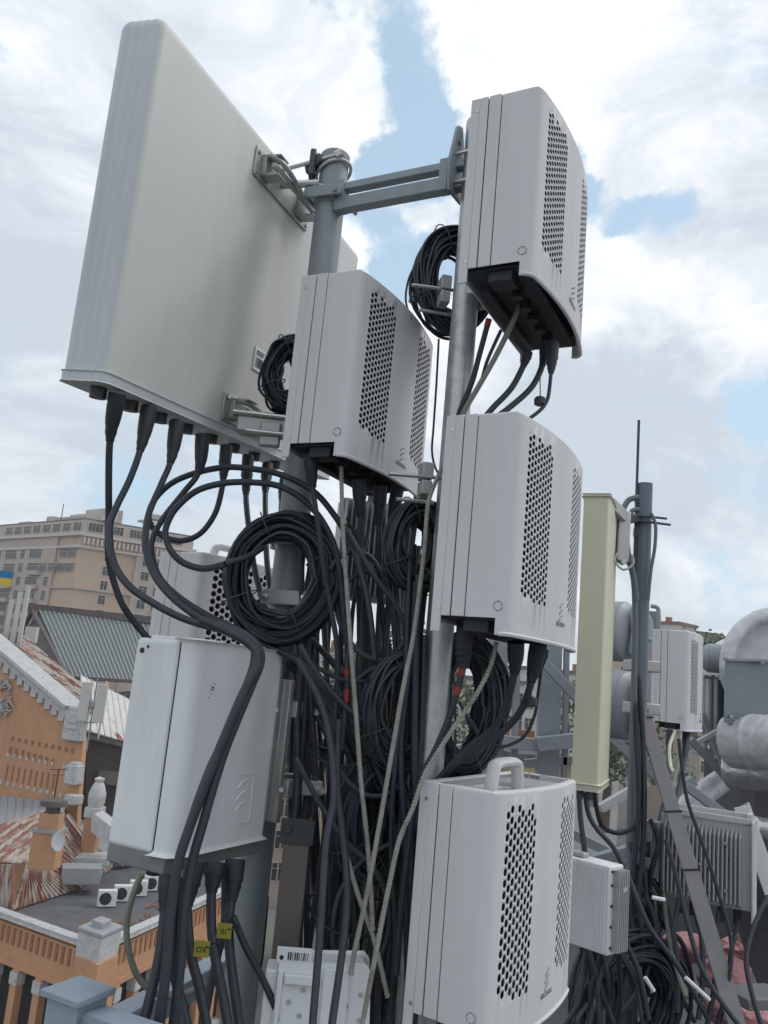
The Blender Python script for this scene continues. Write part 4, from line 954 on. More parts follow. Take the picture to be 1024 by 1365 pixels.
def wrapped(u0, v0, u1, v1, y, rpx, label, seed, m, dy=.25):
    p = P(u0, v0, y); q = P(u1, v1, y+dy); r = rpx*y/FPX; pts = [p.lerp(q, i/40) for i in range(41)]
    b = MB(); pts = [p.lerp(q, i/110) for i in range(111)]; b.tube(pts, lambda t: r*min(1, .90+(t/.012)**.5*.10), 72, cap=True)
    ax = (q-p).normalized()
    for i, v_ in enumerate(b.v):
        n_ = noise.fractal(Vector((v_.x*5+seed, v_.y*5, v_.z*9)), 1., 2., 4); k = p+ax*(v_-p).dot(ax); rad = (v_-k)
        s = (v_-p).dot(ax); ring = .05*max(0, 1-abs(((s+.03*seed) % .33)-.16)/.02)
        cr_ = abs(noise.noise(Vector((v_.x*16+seed, v_.y*16, v_.z*22))))+.5*abs(noise.noise(Vector((v_.x*37, v_.y*37+seed, v_.z*45))))
        b.v[i] = k+rad*(1+.05*n_-.055*cr_+ring)
    o = b.build('wrapped_duct', m, None, origin=p, smooth=80); tag(o, label, 'duct', 'silver wrapped ducts'); return o
wrapped(974, 988, 1130, 992, 4.45, 34, 'upper silver wrapped duct under the grey sheet casing', 1., m_foildull, -.5)
wrapped(976, 1024, 1130, 1034, 4.6, 28, 'lower silver wrapped duct sagging under the upper one', 4., m_foil, -.5)
wrapped(905, 1085, 975, 1030, 4.9, 15, 'slim silver wrapped pipe rising to the lower duct', 6., m_foildull)
wrapped(1000, 1100, 1100, 1125, 3.9, 13, 'shiny foil covered pipe right of the finned unit', 8., m_foil)

# drum antennas behind the dark mast
def drum(u, v, y, rpx, yaw, label, name='drum_antenna', dep=.16):
    r = rpx*y/FPX
    e = empty(name, P(u, v, y), label, 'microwave dish', 'microwave drum antennas', yaw=yaw)
    b = MB(); b.M = Matrix.Rotation(RAD(90), 4, 'Y')
    b.lathe([(r*.98, -dep), (r, -dep+.01), (r, -.01), (r*.97, 0)], 40); b.build('shroud', m_greysteel, e)
    b = MB(); b.M = Matrix.Rotation(RAD(90), 4, 'Y'); b.lathe([(r*.965, .001), (r*.9, .015), (r*.6, .035), (r*.2, .05), (.005, .05)], 40); b.build('back_plate', m_drum, e)
    b = MB()
    q = r*.72
    for s in (-1, 1): b.bar((.05, s*q*.55, -q), (.07, s*q*.7, 0), .016, .02); b.bar((.07, s*q*.7, 0), (.05, s*q*.5, q), .016, .02)
    b.bar((.055, -q*.55, q), (.055, q*.55, q), .016, .02); b.bar((.055, -q*.55, -q), (.055, q*.55, -q), .016, .02); b.build('back_frame', m_greysteel, e, bevel=.002)
    b = MB(); b.M = Matrix.Rotation(RAD(90), 4, 'Y') @ Matrix.Diagonal((1.25, .8, 1, 1)); b.lathe([(r*.48, .05), (r*.5, .06), (r*.5, .11), (r*.42, .125), (.004, .128)], 30); b.build('radio_head', m_greysteel, e)
    b = MB(); b.cyl((.05, -r*.1, -r*.2), (.22, -r*.1, -r*.25), .012, n=10); b.build('mount_arm', m_galv, e)
    return e
drum(836, 842, 4.4, 40, RAD(-42), 'upper white backed microwave drum antenna between the cream antenna and dark mast')
drum(840, 940, 4.2, 45, RAD(-45), 'lower white backed microwave drum antenna between the cream antenna and dark mast')
drum(944, 877, 4.9, 19, RAD(160), 'small grey microwave drum antenna right of the distant radio unit', dep=.12)
b = MB(); o0 = P(876, 840, 4.6)
b.tube(spline([P(868,808,4.6)-o0, P(876,810,4.6)-o0, P(878,822,4.6)-o0, P(877,900,4.6)-o0], 5), .012, 8); b.bar(P(870,815,4.65)-o0, P(870,900,4.65)-o0, .05, .02, up=(0,-1,0)); o = b.build('bent_pipe', m_greysteel, None); o.location = o0; tag(o, 'bent grey pipe frame just right of the upper drum antenna behind the dark mast', 'pipe')
# rack of slim equipment behind the distant unit
e = empty('equipment_rack', P(955, 960, 5.0), 'grey steel rack with slim pipes between the distant radio unit and the ducts', 'rack'); o0 = e.location
b = MB()
for u_ in (941, 950, 960): b.bar(P(u_, 900, 5)-o0, P(u_-1, 1010, 5)-o0, .02, .03, up=(0,-1,0))
for v_ in (903, 955, 1000): b.bar(P(938, v_, 5)-o0, P(968, v_+4, 5)-o0, .02, .02)
b.bar(P(930, 960, 5)-o0, P(968, 1020, 5)-o0, .02, .03); b.build('frame', m_greysteel, e)
b = MB()
for u_, w_ in ((945, .016), (955, .014)): b.cyl(P(u_, 905, 4.95)-o0, P(u_-1, 985, 4.95)-o0, w_, n=12)
b.each('pipe', m_whitesteel, e)
b = MB(); b.bar(P(964, 905, 4.93)-o0, P(963, 990, 4.93)-o0, .05, .05, up=(0,-1,0)); b.build('dark_panel', m_dark, e)
b = MB(); b.bar(P(960, 903, 4.9)-o0, P(970, 904, 4.9)-o0, .04, .03); b.build('cover', m_whitesteel, e)

# grey steel lattice frame behind the middle unit
e = empty('steel_gantry', P(700, 1000, 5.2)+Vector((0,0,-.6)), 'big grey painted steel frame with wide uprights behind the middle radio unit', 'steel frame'); o0 = e.location
FY = 5.2
def fr(u0, v0, u1, v1, w, h, nm, y=FY, m=m_greysteel):
    b = MB(); b.bar(P(u0, v0, y)-o0, P(u1, v1, y)-o0, w, h, up=(0,-1,0) if abs(u1-u0) < abs(v1-v0) else (0,0,1)); b.build(nm, m, e, bevel=.003)
fr(665, 840, 652, 1075, .13, .06, 'upright'); fr(735, 835, 728, 1075, .135, .06, 'upright'); fr(756, 840, 751, 1075, .03, .05, 'upright'); fr(795, 830, 790, 1075, .06, .05, 'upright'); fr(690, 845, 684, 1075, .04, .05, 'upright')
fr(640, 985, 715, 993, .08, .07, 'rail', 5.1); fr(716, 992, 850, 978, .08, .08, 'rail', 5.05)
fr(715, 872, 810, 975, .055, .055, 'brace', 5.0); fr(805, 975, 880, 1040, .05, .05, 'brace', 5.0); fr(812, 985, 860, 1012, .05, .05, 'brace', 5.1)
fr(630, 895, 672, 900, .05, .04, 'cross_bar'); fr(750, 912, 770, 914, .03, .035, 'cross_bar'); fr(700, 1018, 780, 1012, .05, .05, 'cross_bar')
fr(560, 1010, 660, 985, .05, .04, 'cross_bar')
# roof diagonals at right
e = empty('roof_truss', P(900, 1050, 4.6), 'grey angle steel lattice on the roof below the distant radio unit', 'steel frame'); o0 = e.location
def fr2(a, b_, w, y, m=m_greysteel):
    b = MB(); b.bar(P(*a, y)-o0, P(*b_, y)-o0, w, w*.8); b.build('brace', m, e, bevel=.003)
fr2((800,1078), (862,1042), .05, 4.2, m_whitesteel); fr2((915,1048), (985,1100), .05, 4.0); fr2((920,985), (985,1055), .045, 4.7); fr2((935,950), (975,1045), .04, 4.9); fr2((912,1000), (968,968), .03, 4.8, m_whitesteel); fr2((885,1062), (925,1040), .06, 4.4)
fr2((780,1150), (850,1130), .05, 3.6); fr2((760,1110), (840,1150), .05, 3.9)

# railing, near left
rl_e = empty('railing', P(95, 1330, 1.4), 'blue grey painted square railing with a capped corner post at the bottom left', 'railing'); o0 = rl_e.location
pc_ = P(105, 1321, 1.42)-o0
b = MB(); b.M = Matrix.Translation(pc_) @ Matrix.Rotation(RAD(-28), 4, 'Z')
b.box((-.032, -.032, -1.05), (.032, .032, -.006)); b.build('post', m_rail, rl_e, bevel=.003)
b = MB(); b.M = Matrix.Translation(pc_) @ Matrix.Rotation(RAD(-28), 4, 'Z')
b.add([(-.04,-.04,-.006), (.04,-.04,-.006), (.04,.04,-.006), (-.04,.04,-.006), (-.04,-.04,.004), (.04,-.04,.004), (.04,.04,.004), (-.04,.04,.004), (0,0,.014)], [(3,2,1,0), (0,1,5,4), (1,2,6,5), (2,3,7,6), (3,0,4,7), (4,5,8), (5,6,8), (6,7,8), (7,4,8)]); b.build('cap', m_rail, rl_e, bevel=.0015)
b = MB(); b.bar(pc_+Vector((.03, -.012, -.04)), P(330, 1440, 1.16)-o0, .045, .045); b.build('rail', m_rail, rl_e, bevel=.003)
b = MB(); b.bar(P(150, 1372, 1.6)-o0, P(330, 1268, 2.5)-o0, .05, .05); b.build('rail', m_rail, rl_e, bevel=.003)

# roof deck: the top of the building everything stands on
b = MB(); poly = [(-.62, -4, DECK), (7, -4, DECK), (7, 6.4, DECK), (-.35, 6.4, DECK), (-.42, 2.0, DECK), (-.62, 1.9, DECK)]
b.prism(poly, (0, 0, -23.4)); tag(b.build('roof_deck', m_deck, None), kind='structure')
b = MB(); b.box((-.3, 6.1, DECK+.004), (6.9, 6.35, DECK+.35)); tag(b.build('parapet_wall', m_deck, None, bevel=.01), 'low grey parapet wall along the far edge of the roof', 'wall')

# ================================================================== CITY
GZ = -25.
b = MB(); b.add([(-2500,-300,GZ), (2500,-300,GZ), (2500,3500,GZ), (-2500,3500,GZ)], [(0,1,2,3)]); tag(b.build('ground', m_ground, None), kind='structure')
# windows shared
def window_mesh(w, h, mull=1, trans=True):
    b = MB(); t = .09
    b.box((-w/2-t, -.10, -h/2-t), (w/2+t, .0, -h/2)); b.box((-w/2-t, -.10, h/2), (w/2+t, 0, h/2+t)); b.box((-w/2-t, -.10, -h/2), (-w/2, 0, h/2)); b.box((w/2, -.10, -h/2), (w/2+t, 0, h/2))
    for i in range(mull):
        x = -w/2+w*(i+1)/(mull+1); b.box((x-.035, -.075, -h/2), (x+.035, -.02, h/2))
    if trans: b.box((-w/2, -.075, h*.2-.03), (w/2, -.02, h*.2+.03))
    b.box((-w/2, -.03, -h/2), (w/2, -.02, h/2), 1)
    return b.mesh('window', [m_trim, m_glass])
WM = {}
def put_window(parent, o_, dx, nx, s, z, w, h, mull=1, trans=True):
    k = (w, h, mull, trans)
    if k not in WM: WM[k] = window_mesh(w, h, mull, trans)
    ob = bpy.data.objects.new('window', WM[k]); COL.objects.link(ob); ob.parent = parent
    mt = Matrix((dx, -nx, Vector((0,0,1)))).transposed().to_4x4(); mt.translation = o_+dx*s+Vector((0,0,z))
    ob.matrix_local = mt; return ob

# --- apartment block
K = Vector((-68.93, 190., 0)); kl = Vector((-.778, .628, 0)); kr = Vector((.86, .51, 0))
top = 26.3
apt = empty('apartment_building', (K.x, K.y, GZ), 'tall beige apartment block with rows of windows on the skyline at the left', 'building')
z0 = -GZ
b = MB(); L1, L2 = 52., 27.
back = (kl+kr)*20
fp = [Vector(), kr*12.5, kr*L2+kl*0, kr*L2+kl*30, kl*L1+kr*20, kl*L1]
b.prism([p+Vector((0,0,0)) for p in fp], (0,0,z0+top)); b.build('wall', m_beige, apt)
nl = Vector((-kl.y, kl.x, 0)); nl = nl if nl.y < 0 else -nl
nr = Vector((kr.y, -kr.x, 0)); nr = nr if nr.y < 0 else -nr
# pale cladding on the left facade and at the right hand end
b = MB(); 
b.prism([kl*9.+nl*.02, kl*L1+nl*.02, kl*L1+nl*.6, kl*9.+nl*.6], (0,0,z0+top-.4)); b.build('pale_bay', m_beige2, apt)
b = MB(); b.prism([kr*13.+nr*.02, kr*L2+nr*.02, kr*L2+nr*.7, kr*13+nr*.7], (0,0,z0+top-.4)); b.build('pale_bay', m_beige2, apt)
# cornices
def band_(za, zb, out, nm, m=m_trim):
    b = MB()
    b.prism([kl*-.0+(nl+nr)*out*.9, kl*L1+nl*(out+.65), kl*L1-nl*.3, -(nl+nr)*.3, kr*L2-nr*.3, kr*L2+nr*(out+.75)], (0,0,zb-za))
    for i in range(len(b.v)): b.v[i].z += za+z0
    b.build(nm, m, apt)
band_(top-.6, top+.2, .8, 'cornice'); band_(top-3.4, top-2.8, .45, 'cornice'); band_(13.4, 14.0, .30, 'string_course', m_beige2)
# attic storey set back a little, flat roof and roof boxes
b = MB(); at = [p*.97+(kl+kr)*.7 for p in fp]; b.prism([p+Vector((0,0,z0+top+.2)) for p in at], (0,0,3.2)); b.build('attic', m_beige2, apt)
b = MB(); b.prism([p*1.01+Vector((0,0,z0+top+3.4)) for p in at], (0,0,.35)); b.build('roof', m_gable, apt)
for (s, t, w, d, h) in ((11, 6, 14, 6, 4.2), (5.5, 5, 3.5, 3, 5.2), (-2, 4, 2.4, 2.2, 3.6), (24, 6, 5, 4, 3.8), (33, 8, 4, 4, 3.4), (-9, 8, 2, 3, 2.6), (8, 9, 9, 4, 6.4), (16, 8, 6, 5, 5.2), (3, 7, 2, 2, 6.2), (28, 7, 3, 3, 5.0), (-16, 6, 3, 3, 3.2), (41, 8, 6, 4, 4.4)):
    b = MB(); p = kl*s+kr*t; b.prism([p+Vector((0,0,z0+top+3.7)), p+kl*w+Vector((0,0,z0+top+3.7)), p+kl*w+kr*d+Vector((0,0,z0+top+3.7)), p+kr*d+Vector((0,0,z0+top+3.7))], (0,0,h-2.1)); b.build('roof_house', random.choice((m_trim, m_beige2, m_palebuild)), apt)
b = MB(); p = kl*20+kr*5; b.cyl(p+Vector((0,0,z0+top+3)), p+Vector((0,0,z0+top+9)), .12, n=6); b.build('aerial', m_dark, apt)
b = MB()
for s in range(int(L2/1.0)): b.obox(kr*(s+.5)+nr*1.15+Vector((0,0,z0+top-1.7)), kr*.22, nr*.12, Vector((0,0,.75)))
b.build('baluster_row', m_trim, apt)
fl = [top-4.6-3.35*i for i in range(8)]
for i, z in enumerate(fl):
    for s, w, ml in ((11.2, 1.8, 1), (17.8, 5.4, 4), (23.8, 1.9, 1), (29.5, 5.2, 4), (35.5, 1.9, 1), (41, 4.4, 3), (46.5, 1.9, 1)):
        if s < 12 and i < 2: continue
        put_window(apt, nl*.6+Vector((0,0,z0)), kl*-1, nl, -s, z, w, 2.2, ml)
    put_window(apt, nr*.0+Vector((0,0,z0)), kr, nr, 6.6, z, 1.55, 2.0, 1)
    for s, w, ml in ((15.5, 1.9, 1), (19.5, 3.0, 2), (23.8, 3.2, 2)):
        if i > 6: continue
        put_window(apt, nr*.7+Vector((0,0,z0)), kr, nr, s, z, w, 2.0, ml)
for zz in (top-4.6, top-7.95):
    for s in (2.6, 6.1, 9.6, 13.4) if zz < top-5 else (2.6, 6.1): put_window(apt, nl*(.15 if s < 9 else .65)+Vector((0,0,z0)), kl*-1, nl, -s, zz, 3.0, 1.9, 3)
for k in range(8):
    s = 3+k*4.5; put_window(apt, at[0]+nl*.02+Vector((0,0,z0)), kl*-1, nl, -s, top+1.8, 3.2, 1.9, 3)
for k in range(5): put_window(apt, at[0]+nr*.02+Vector((0,0,z0)), kr, nr, 2.5+k*4.8, top+1.8, 3.2, 1.9, 3)
for i, z in enumerate(fl[1:]):
    for s, w in ((18.9, 5.), (31.4, 5.), (43.4, 4.4)):
        b = MB(); b.obox(-kl*0+kl*(s-2.6)+nl*1.1+Vector((0,0,z0+z-1.4)), kl*w/2, nl*.55, Vector((0,0,.5))); b.build('balcony', m_beige2, apt)
for i in (3, 4, 5):
    b = MB(); b.obox(kr*21.5+nr*1.2+Vector((0,0,z0+fl[i]-1.3)), kr*3.2, nr*.5, Vector((0,0,.5))); b.build('balcony', m_trim, apt)

# --- roof helper: sheet roof with raised seams between an eave and a ridge
def sheet_roof(A_, B_, C_, D_, seam, m, parent, name='roof_slope', th=.12, rib=(.05, .05), mr=None):
    """A,B eave (left to right), C,D ridge (right to left), world points"""
    X = (B_-A_).normalized(); Nn = X.cross(D_-A_).normalized()
    if Nn.z < 0: Nn = -Nn
    Yv = Nn.cross(X)
    mt = Matrix((X, Yv, Nn)).transposed().to_4x4(); mt.translation = A_; mi = mt.inverted()
    a, b_, c, d = [mi @ p for p in (A_, B_, C_, D_)]
    q = MB(); q.prism([Vector((p.x, p.y, 0)) for p in (a, b_, c, d)], (0, 0, -th))
    n = max(2, int((b_-a).length/seam))
    for i in range(n+1):
        x = i*seam; t = min(1, i/n)
        p0 = a.lerp(b_, t); p1 = d.lerp(c, t); q.bar(Vector((p0.x, p0.y, rib[1]/2)), Vector((p1.x, p1.y, rib[1]/2)), rib[0], rib[1], mi=1 if mr else 0)
    o = bpy.data.objects.new(name, q.mesh(name, [m, mr] if mr else m, smooth=None)); COL.objects.link(o)
    if parent: o.parent = parent; o.matrix_local = Matrix.Translation(-Vector(parent.location)) @ mt
    else: o.matrix_world = mt
    return o

# --- slate roofed house
sl = empty('slate_roofed_house', (-33.4, 85, GZ), 'old house with dark ribbed roof and weathered gable below the apartment block', 'house')
R1 = P(52, 812, 84); R2 = P(240, 832, 92); E1 = P(92, 902, 72); E2 = P(262, 912, 79)
sheet_roof(E1, E2, R2, R1, .36, m_slate, sl, rib=(.11, .06), mr=m_slaterib)
o0 = Vector(sl.location)
E0 = P(14, 872, 86)
b = MB(); b.prism([R1-Vector((0,0,.15))-o0, E1-Vector((0,0,.2))-o0, Vector((E1.x, E1.y, -8))-o0, Vector((E0.x, E0.y, -8))-o0, E0-o0], (.3, .6, 0)); b.build('gable_wall', m_gable, sl)
b = MB(); b.bar(R1+Vector((-1.2, -.4, .1))-o0, R2+Vector((0,0,.1))-o0, 1.1, .7); b.build('ridge_cap', m_ridge, sl)
b = MB(); b.bar(R1+Vector((-.5,-.3,-.2))-o0, E1+Vector((-.1,-.2,0))-o0, .35, .3); b.bar(R1+Vector((-.5,-.3,-.2))-o0, E0+Vector((0,-.2,0))-o0, .35, .3); b.build('verge_board', m_ridge, sl)
b = MB(); b.bar(E1-o0+Vector((-.3,-.1,-.1)), E2-o0+Vector((0,-.1,-.1)), .25, .3); b.build('gutter', m_ridge, sl)
b = MB(); p = P(42, 846, 76)-o0; b.box((p.x-.5, p.y-.3, p.z-.7), (p.x+.5, p.y+.3, p.z+.7)); b.build('vent_box', m_palebuild, sl)
b = MB(); b.prism([Vector((E1.x, E1.y+.4, -1.5 + E1.z))-o0, Vector((E2.x, E2.y+.4, E2.z-.3))-o0, Vector((E2.x, E2.y+.4, -14))-o0, Vector((E1.x, E1.y+.4, -14))-o0], (0, .5, 0)); b.build('wall', m_gable, sl)

# --- theatre with brick gable
th = empty('brick_theatre', (-21, 56, GZ), 'orange brick hall with a stepped white coped gable and rusty striped roof', 'building')
o0 = Vector(th.location)
FLp = P(0, 1000, 58); FRp = P(118, 1000, 55)
fx = Vector((FRp.x-FLp.x, FRp.y-FLp.y, 0)).normalized(); fn = Vector((fx.y, -fx.x, 0)); fn = fn if fn.y < 0 else -fn
fo = Vector((FLp.x, FLp.y, 0))
def tf(u, v): return PP(u, v, fo, fn)
b = MB()
out = [tf(-60, 800), tf(0, 866), tf(97, 948), tf(111, 985), tf(103, 1085), tf(104, 1230), tf(-60, 1230)]
b.prism([p-o0 for p in out], -fn*.35); b.build('brick_front', m_brick, th)
b = MB()   # coping with steps beneath
p0, p1 = tf(-40, 830), tf(94, 945); b.bar(p0+fn*.1-fn*.5-o0+Vector((0,0,.1)), p1+fn*.1-fn*.5-o0+Vector((0,0,.1)), 1.9, .22)
b.bar(p0+fn*.06-o0+Vector((0,0,-.25)), p1+fn*.06-o0+Vector((0,0,-.25)), .30, .62, up=fn.cross(fx))
n = 12
for i in range(n):
    q = tf(-8+i*9.2, 872+i*7.86+3); b.obox(q+fn*.08-o0, fx*.24, fn*.10, Vector((0,0,.34)))
cop = b.build('coping', m_plaster, th)
b = MB()
for (u0, v0, u1, v1, cnt, w, h) in ((17,985,97,1001,10,.11,.14), (14,1000,70,1016,8,.13,.22)):
    for i in range(cnt): q = tf(u0+(u1-u0)*i/(cnt-1), v0+(v1-v0)*i/(cnt-1)); b.obox(q-o0, fx*w, fn*.03, Vector((0,0,h)))
for i in range(9): q = tf(9+7.8*i, 1030+1.55*i); b.obox(q-o0, fx*.07, fn*.03, Vector((0,0,.48)))
b.each('slot_shade', m_brown_and_shade, th)  # raised dark boxes: the shade of the recesses put into their colour
b = MB()
for (u0, v0, u1, v1, cnt) in ((11,1006,70,1018,8), (2,1043,90,1062,11), (86,1022,86.2,1022,1)):
    for i in range(cnt):
        t_ = i/max(1, cnt-1); q = tf(u0+(u1-u0)*t_, v0+(v1-v0)*t_); b.obox(q+fn*.01-o0, fx*.10, fn*.04, Vector((0,0,.12)))
b.each('white_stud', m_plaster, th)
b = MB()
q = tf(102, 968); b.obox(q+fn*.1-o0, fx*.72, fn*.35, Vector((0,0,.9))); b.obox(q+fn*.1-o0+Vector((0,0,1.0)), fx*.55, fn*.3, Vector((0,0,.22)))
for dz in (.3, -.1): b.obox(q+fn*.47-o0+Vector((0,0,dz)), fx*.45, fn*.04, Vector((0,0,.10)))
q = tf(102, 1032); b.obox(q+fn*.2-o0, fx*.45, fn*.4, Vector((0,0,.6))); b.obox(q+fn*.2-o0+Vector((0,0,.65)), fx*.3, fn*.3, Vector((0,0,.12)))
q = tf(103, 1065); b.obox(q+fn*.3-o0, fx*.45, fn*.4, Vector((0,0,.30)))
b.each('capital', m_plaster, th, bevel=.08)
b = MB(); q = tf(-2, 930); b.obox(q+fn*.05-o0+Vector((0,0,-3.)), fx*.55, fn*.08, Vector((0,0,2.8)))
b.build('white_pilaster', m_plaster, th)
b = MB(); rr_ = random.Random(5)
for i in range(26):
    q = tf(1+rr_.random()*15, 905+rr_.random()*45); d_ = (fx*rr_.uniform(-.2, .6)+Vector((0,0,rr_.uniform(-.5, .4))))
    b.tube([q+fn*.1-o0, q+d_*.4+fn*.22-o0, q+d_*.9+fn*.12-o0], lambda t: .11*(1-.7*t), 6)
b.build('carved_ornament', m_stone, th)
# rusty roof behind the gable: two slopes seen over the coping
a_, b_, c_, d_ = tf(0, 864)-fn*1.5, tf(102, 952)-fn*1.5, P(122, 925, 62.5), P(26, 848, 66)
o = sheet_roof(b_, c_, d_, a_, .55, m_rustA, th, rib=(.06, .07))
sheet_roof(P(112, 972, 62), P(192, 996, 66), P(200, 906, 74), P(108, 900, 72), .6, m_rustC, th, rib=(.06, .08))
# dark recess to the right of the gable
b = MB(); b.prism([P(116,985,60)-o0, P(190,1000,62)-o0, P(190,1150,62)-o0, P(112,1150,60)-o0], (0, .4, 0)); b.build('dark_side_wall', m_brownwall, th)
b = MB(); b.bar(P(118,982,59.8)-o0, P(190,1000,61.8)-o0, .3, .25); b.bar(P(130,1035,59.6)-o0, P(185,1042,61.6)-o0, .2, .9); b.build('ledge', m_gable, th)
# antennas on the corner of the theatre
for (u, v, lab) in ((113, 935, 'left'), (134, 938, 'right')):
    c = P(u, v, 54.5); b = MB(); b.box((-.32, -.12, -1.2), (.32, .12, 1.2)); b.cyl((.1, .3, -2.2), (.1, .3, 1.4), .06, n=8)
    o = b.build('small_antenna', m_palebuild, None, bevel=.05); o.location = c; tag(o, 'small pale antenna on the brick hall corner, %s of the pair' % lab, 'antenna', 'small antennas on the brick hall')
c = P(124, 945, 54.6); b = MB(); b.cyl((0,0,-2.6), (0,0,1.9), .05, n=8); b.lathe([(.05, 0), (.28, .1), (.28, .4), (.05, .5)], 12); b.cyl((-.4, 0, -.9), (.5, 0, -.8), .04, n=6)
o = b.build('aerial_pole', m_greysteel, None); o.location = c; tag(o, 'thin aerial pole between the two small antennas on the brick hall', 'pole')
for (u, v) in ((11, 875),):
    c = P(u, v, 62); b = MB()
    for dx in (-.45, .1, .6): b.box((dx-.16, -.1, -.5), (dx+.16, .1, 4.6+dx))
    b.box((-.5, .12, -1.2), (.7, .2, 1.)); o = b.build('antenna_cluster', m_palebuild, None, bevel=.03); o.location = c; tag(o, 'cluster of slim pale antennas behind the gable at the left edge', 'antenna')
# finials
c = P(128, 1072, 53); e = empty('finial', c+Vector((0,0,-1.9)), 'white vase shaped finial on an orange brick pier right of the gable', 'finial')
b = MB(); b.box((-.42, -.42, -1.2), (.42, .42, 1.15)); b.build('pier', m_brick, e)
b = MB(); b.box((-.5, -.5, 1.15), (.5, .5, 1.75)); b.build('plinth', m_plaster, e, bevel=.05)
b = MB(); b.lathe([(.42, 1.75), (.50, 2.0), (.52, 2.5), (.36, 3.0), (.22, 3.2), (.30, 3.3), (.30, 3.4), (.05, 3.5)], 20); b.build('vase', m_plaster, e)
c = P(132, 1095, 51); b = MB(); b.prism([P(124,1085,51)-c, P(150,1105,51)-c, P(148,1128,51)-c, P(122,1108,51)-c], (0, 1.5, 0)); o = b.build('skylight', m_plaster, None, bevel=.05); o.location = c; tag(o, 'white boxy skylight on the roof right below the vase finial', 'skylight')

# flag
c = P(0, 770, 70); b = MB(); n = 14
for half, mi in ((0, 0), (1, 1)):
    for i in range(n):
        x0, x1 = i/n*1.8, (i+1)/n*1.8
        f = lambda x: .12*math.sin(x*5)
        zt, zb = (.62, 0) if half == 0 else (0, -.62)
        b.add([(x0, f(x0), zb), (x1, f(x1), zb), (x1, f(x1), zt), (x0, f(x0), zt), (x0, f(x0)+.02, zb), (x1, f(x1)+.02, zb), (x1, f(x1)+.02, zt), (x0, f(x0)+.02, zt)], [(0,1,2,3), (7,6,5,4)], mi)
e = empty('flag', c+Vector((-.8, 0, 0)), 'small blue over yellow flag at the left edge', 'flag')
b.build('cloth', [m_blue, m_yel], e, smooth=60)
b = MB(); b.cyl((-.05, 0, -9), (-.05, 0, .8), .05, n=8); b.build('flagpole', m_palebuild, e)

# --- lower arcaded building
PZr = -13.
Lp = PZ(-30, 1208, PZr); Cp = PZ(131, 1266, PZr); Rp = PZ(330, 1176, PZr)
ab = empty('arcaded_building', (Cp.x, Cp.y, GZ), 'orange arcaded building with white cornice, grey flat roof and rusty hipped roof below', 'building'); o0 = Vector(ab.location)
dl = (Lp-Cp); dl.z = 0; ll = dl.length; dl.normalize(); dr = (Rp-Cp); dr.z = 0; lr = dr.length; dr.normalize()
nL = Vector((-dl.y, dl.x, 0)); nL = nL if nL.y < 0 else -nL
nR = Vector((dr.y, -dr.x, 0)); nR = nR if nR.x > 0 else -nR
H0 = PZr-GZ
def Wp(s, t, z): return Vector((0,0,z))
corner = Vector((0,0,0))
foot = [corner, dr*lr, dr*lr+dl*ll, dl*ll]
b = MB(); ins = [p-(nL+nR)*.02 for p in foot]
b.prism([p+Vector((0,0,H0-.25)) for p in foot], (0,0,.06)); b.build('flat_roof', m_roofflat, ab)
b = MB(); core = [p*1. for p in foot]; c4 = sum(core, Vector())/4; core = [c4+(p-c4)*.93 for p in core]
b.prism([p for p in core], (0,0,H0-.27)); b.build('inner_wall', m_glassdark, ab)
for dd, nn, LL, nm in ((dl, nL, ll, 'left'), (dr, nR, lr, 'right')):
    b = MB(); b.prism([dd*.0+Vector((0,0,H0-1.75)), dd*LL+Vector((0,0,H0-1.75)), dd*LL+Vector((0,0,H0-.02)), dd*.0+Vector((0,0,H0-.02))], -nn*.35); b.build('upper_wall', m_brick, ab)
    b = MB(); b.prism([nn*.22+Vector((0,0,H0-.02)), dd*LL+nn*.22+Vector((0,0,H0-.02)), dd*LL-nn*.3+Vector((0,0,H0-.02)), -nn*.3+Vector((0,0,H0-.02))], (0,0,.22)); b.build('cornice', m_plaster, ab, bevel=.03)
    b = MB(); k = int(LL/.44)
    for i in range(2, k): b.obox(dd*(i*.44)+nn*.015+Vector((0,0,H0-.72)), dd*.085, nn*.03, Vector((0,0,.36)))
    b.each('slot_shade', m_brown_and_shade, ab)  # slots are proud boxes, their inner shade painted as dark brown
    b = MB(); b.prism([nn*.10+Vector((0,0,H0-2.0)), dd*LL+nn*.10+Vector((0,0,H0-2.0)), dd*LL-nn*.4+Vector((0,0,H0-2.0)), -nn*.4+Vector((0,0,H0-2.0))], (0,0,.25)); b.build('lintel', m_brick, ab)
    k = int(LL/1.65)
    for i in range(k):
        s = 1.7+i*1.65
        if s > LL: break
        b = MB(); b.obox(dd*s+Vector((0,0,H0-4.5)), dd*.22, nn*.2, Vector((0,0,2.5))); pl = b.build('pilaster', m_brick, ab)
        b = MB(); b.obox(dd*s+nn*.02+Vector((0,0,H0-2.35)), dd*.27, nn*.24, Vector((0,0,.26))); b.build('capital', m_plaster, pl)
    b = MB(); b.prism([Vector((0,0,H0-7.9)), dd*LL+Vector((0,0,H0-7.9)), dd*LL-nn*.5+Vector((0,0,H0-7.9)), -nn*.5+Vector((0,0,H0-7.9))], (0,0,.9)); b.build('sill_band', m_plaster, ab)
    b = MB(); b.prism([Vector(), dd*LL, dd*LL-nn*.4, -nn*.4], (0,0,H0-7.9)); b.build('lower_wall', m_brick, ab)
b = MB(); b.obox(Vector((0,0,H0-5.))-nL*.1-nR*.1, dl*.75, dr*.75, Vector((0,0,4.7))); b.build('corner_pier', m_brick, ab)
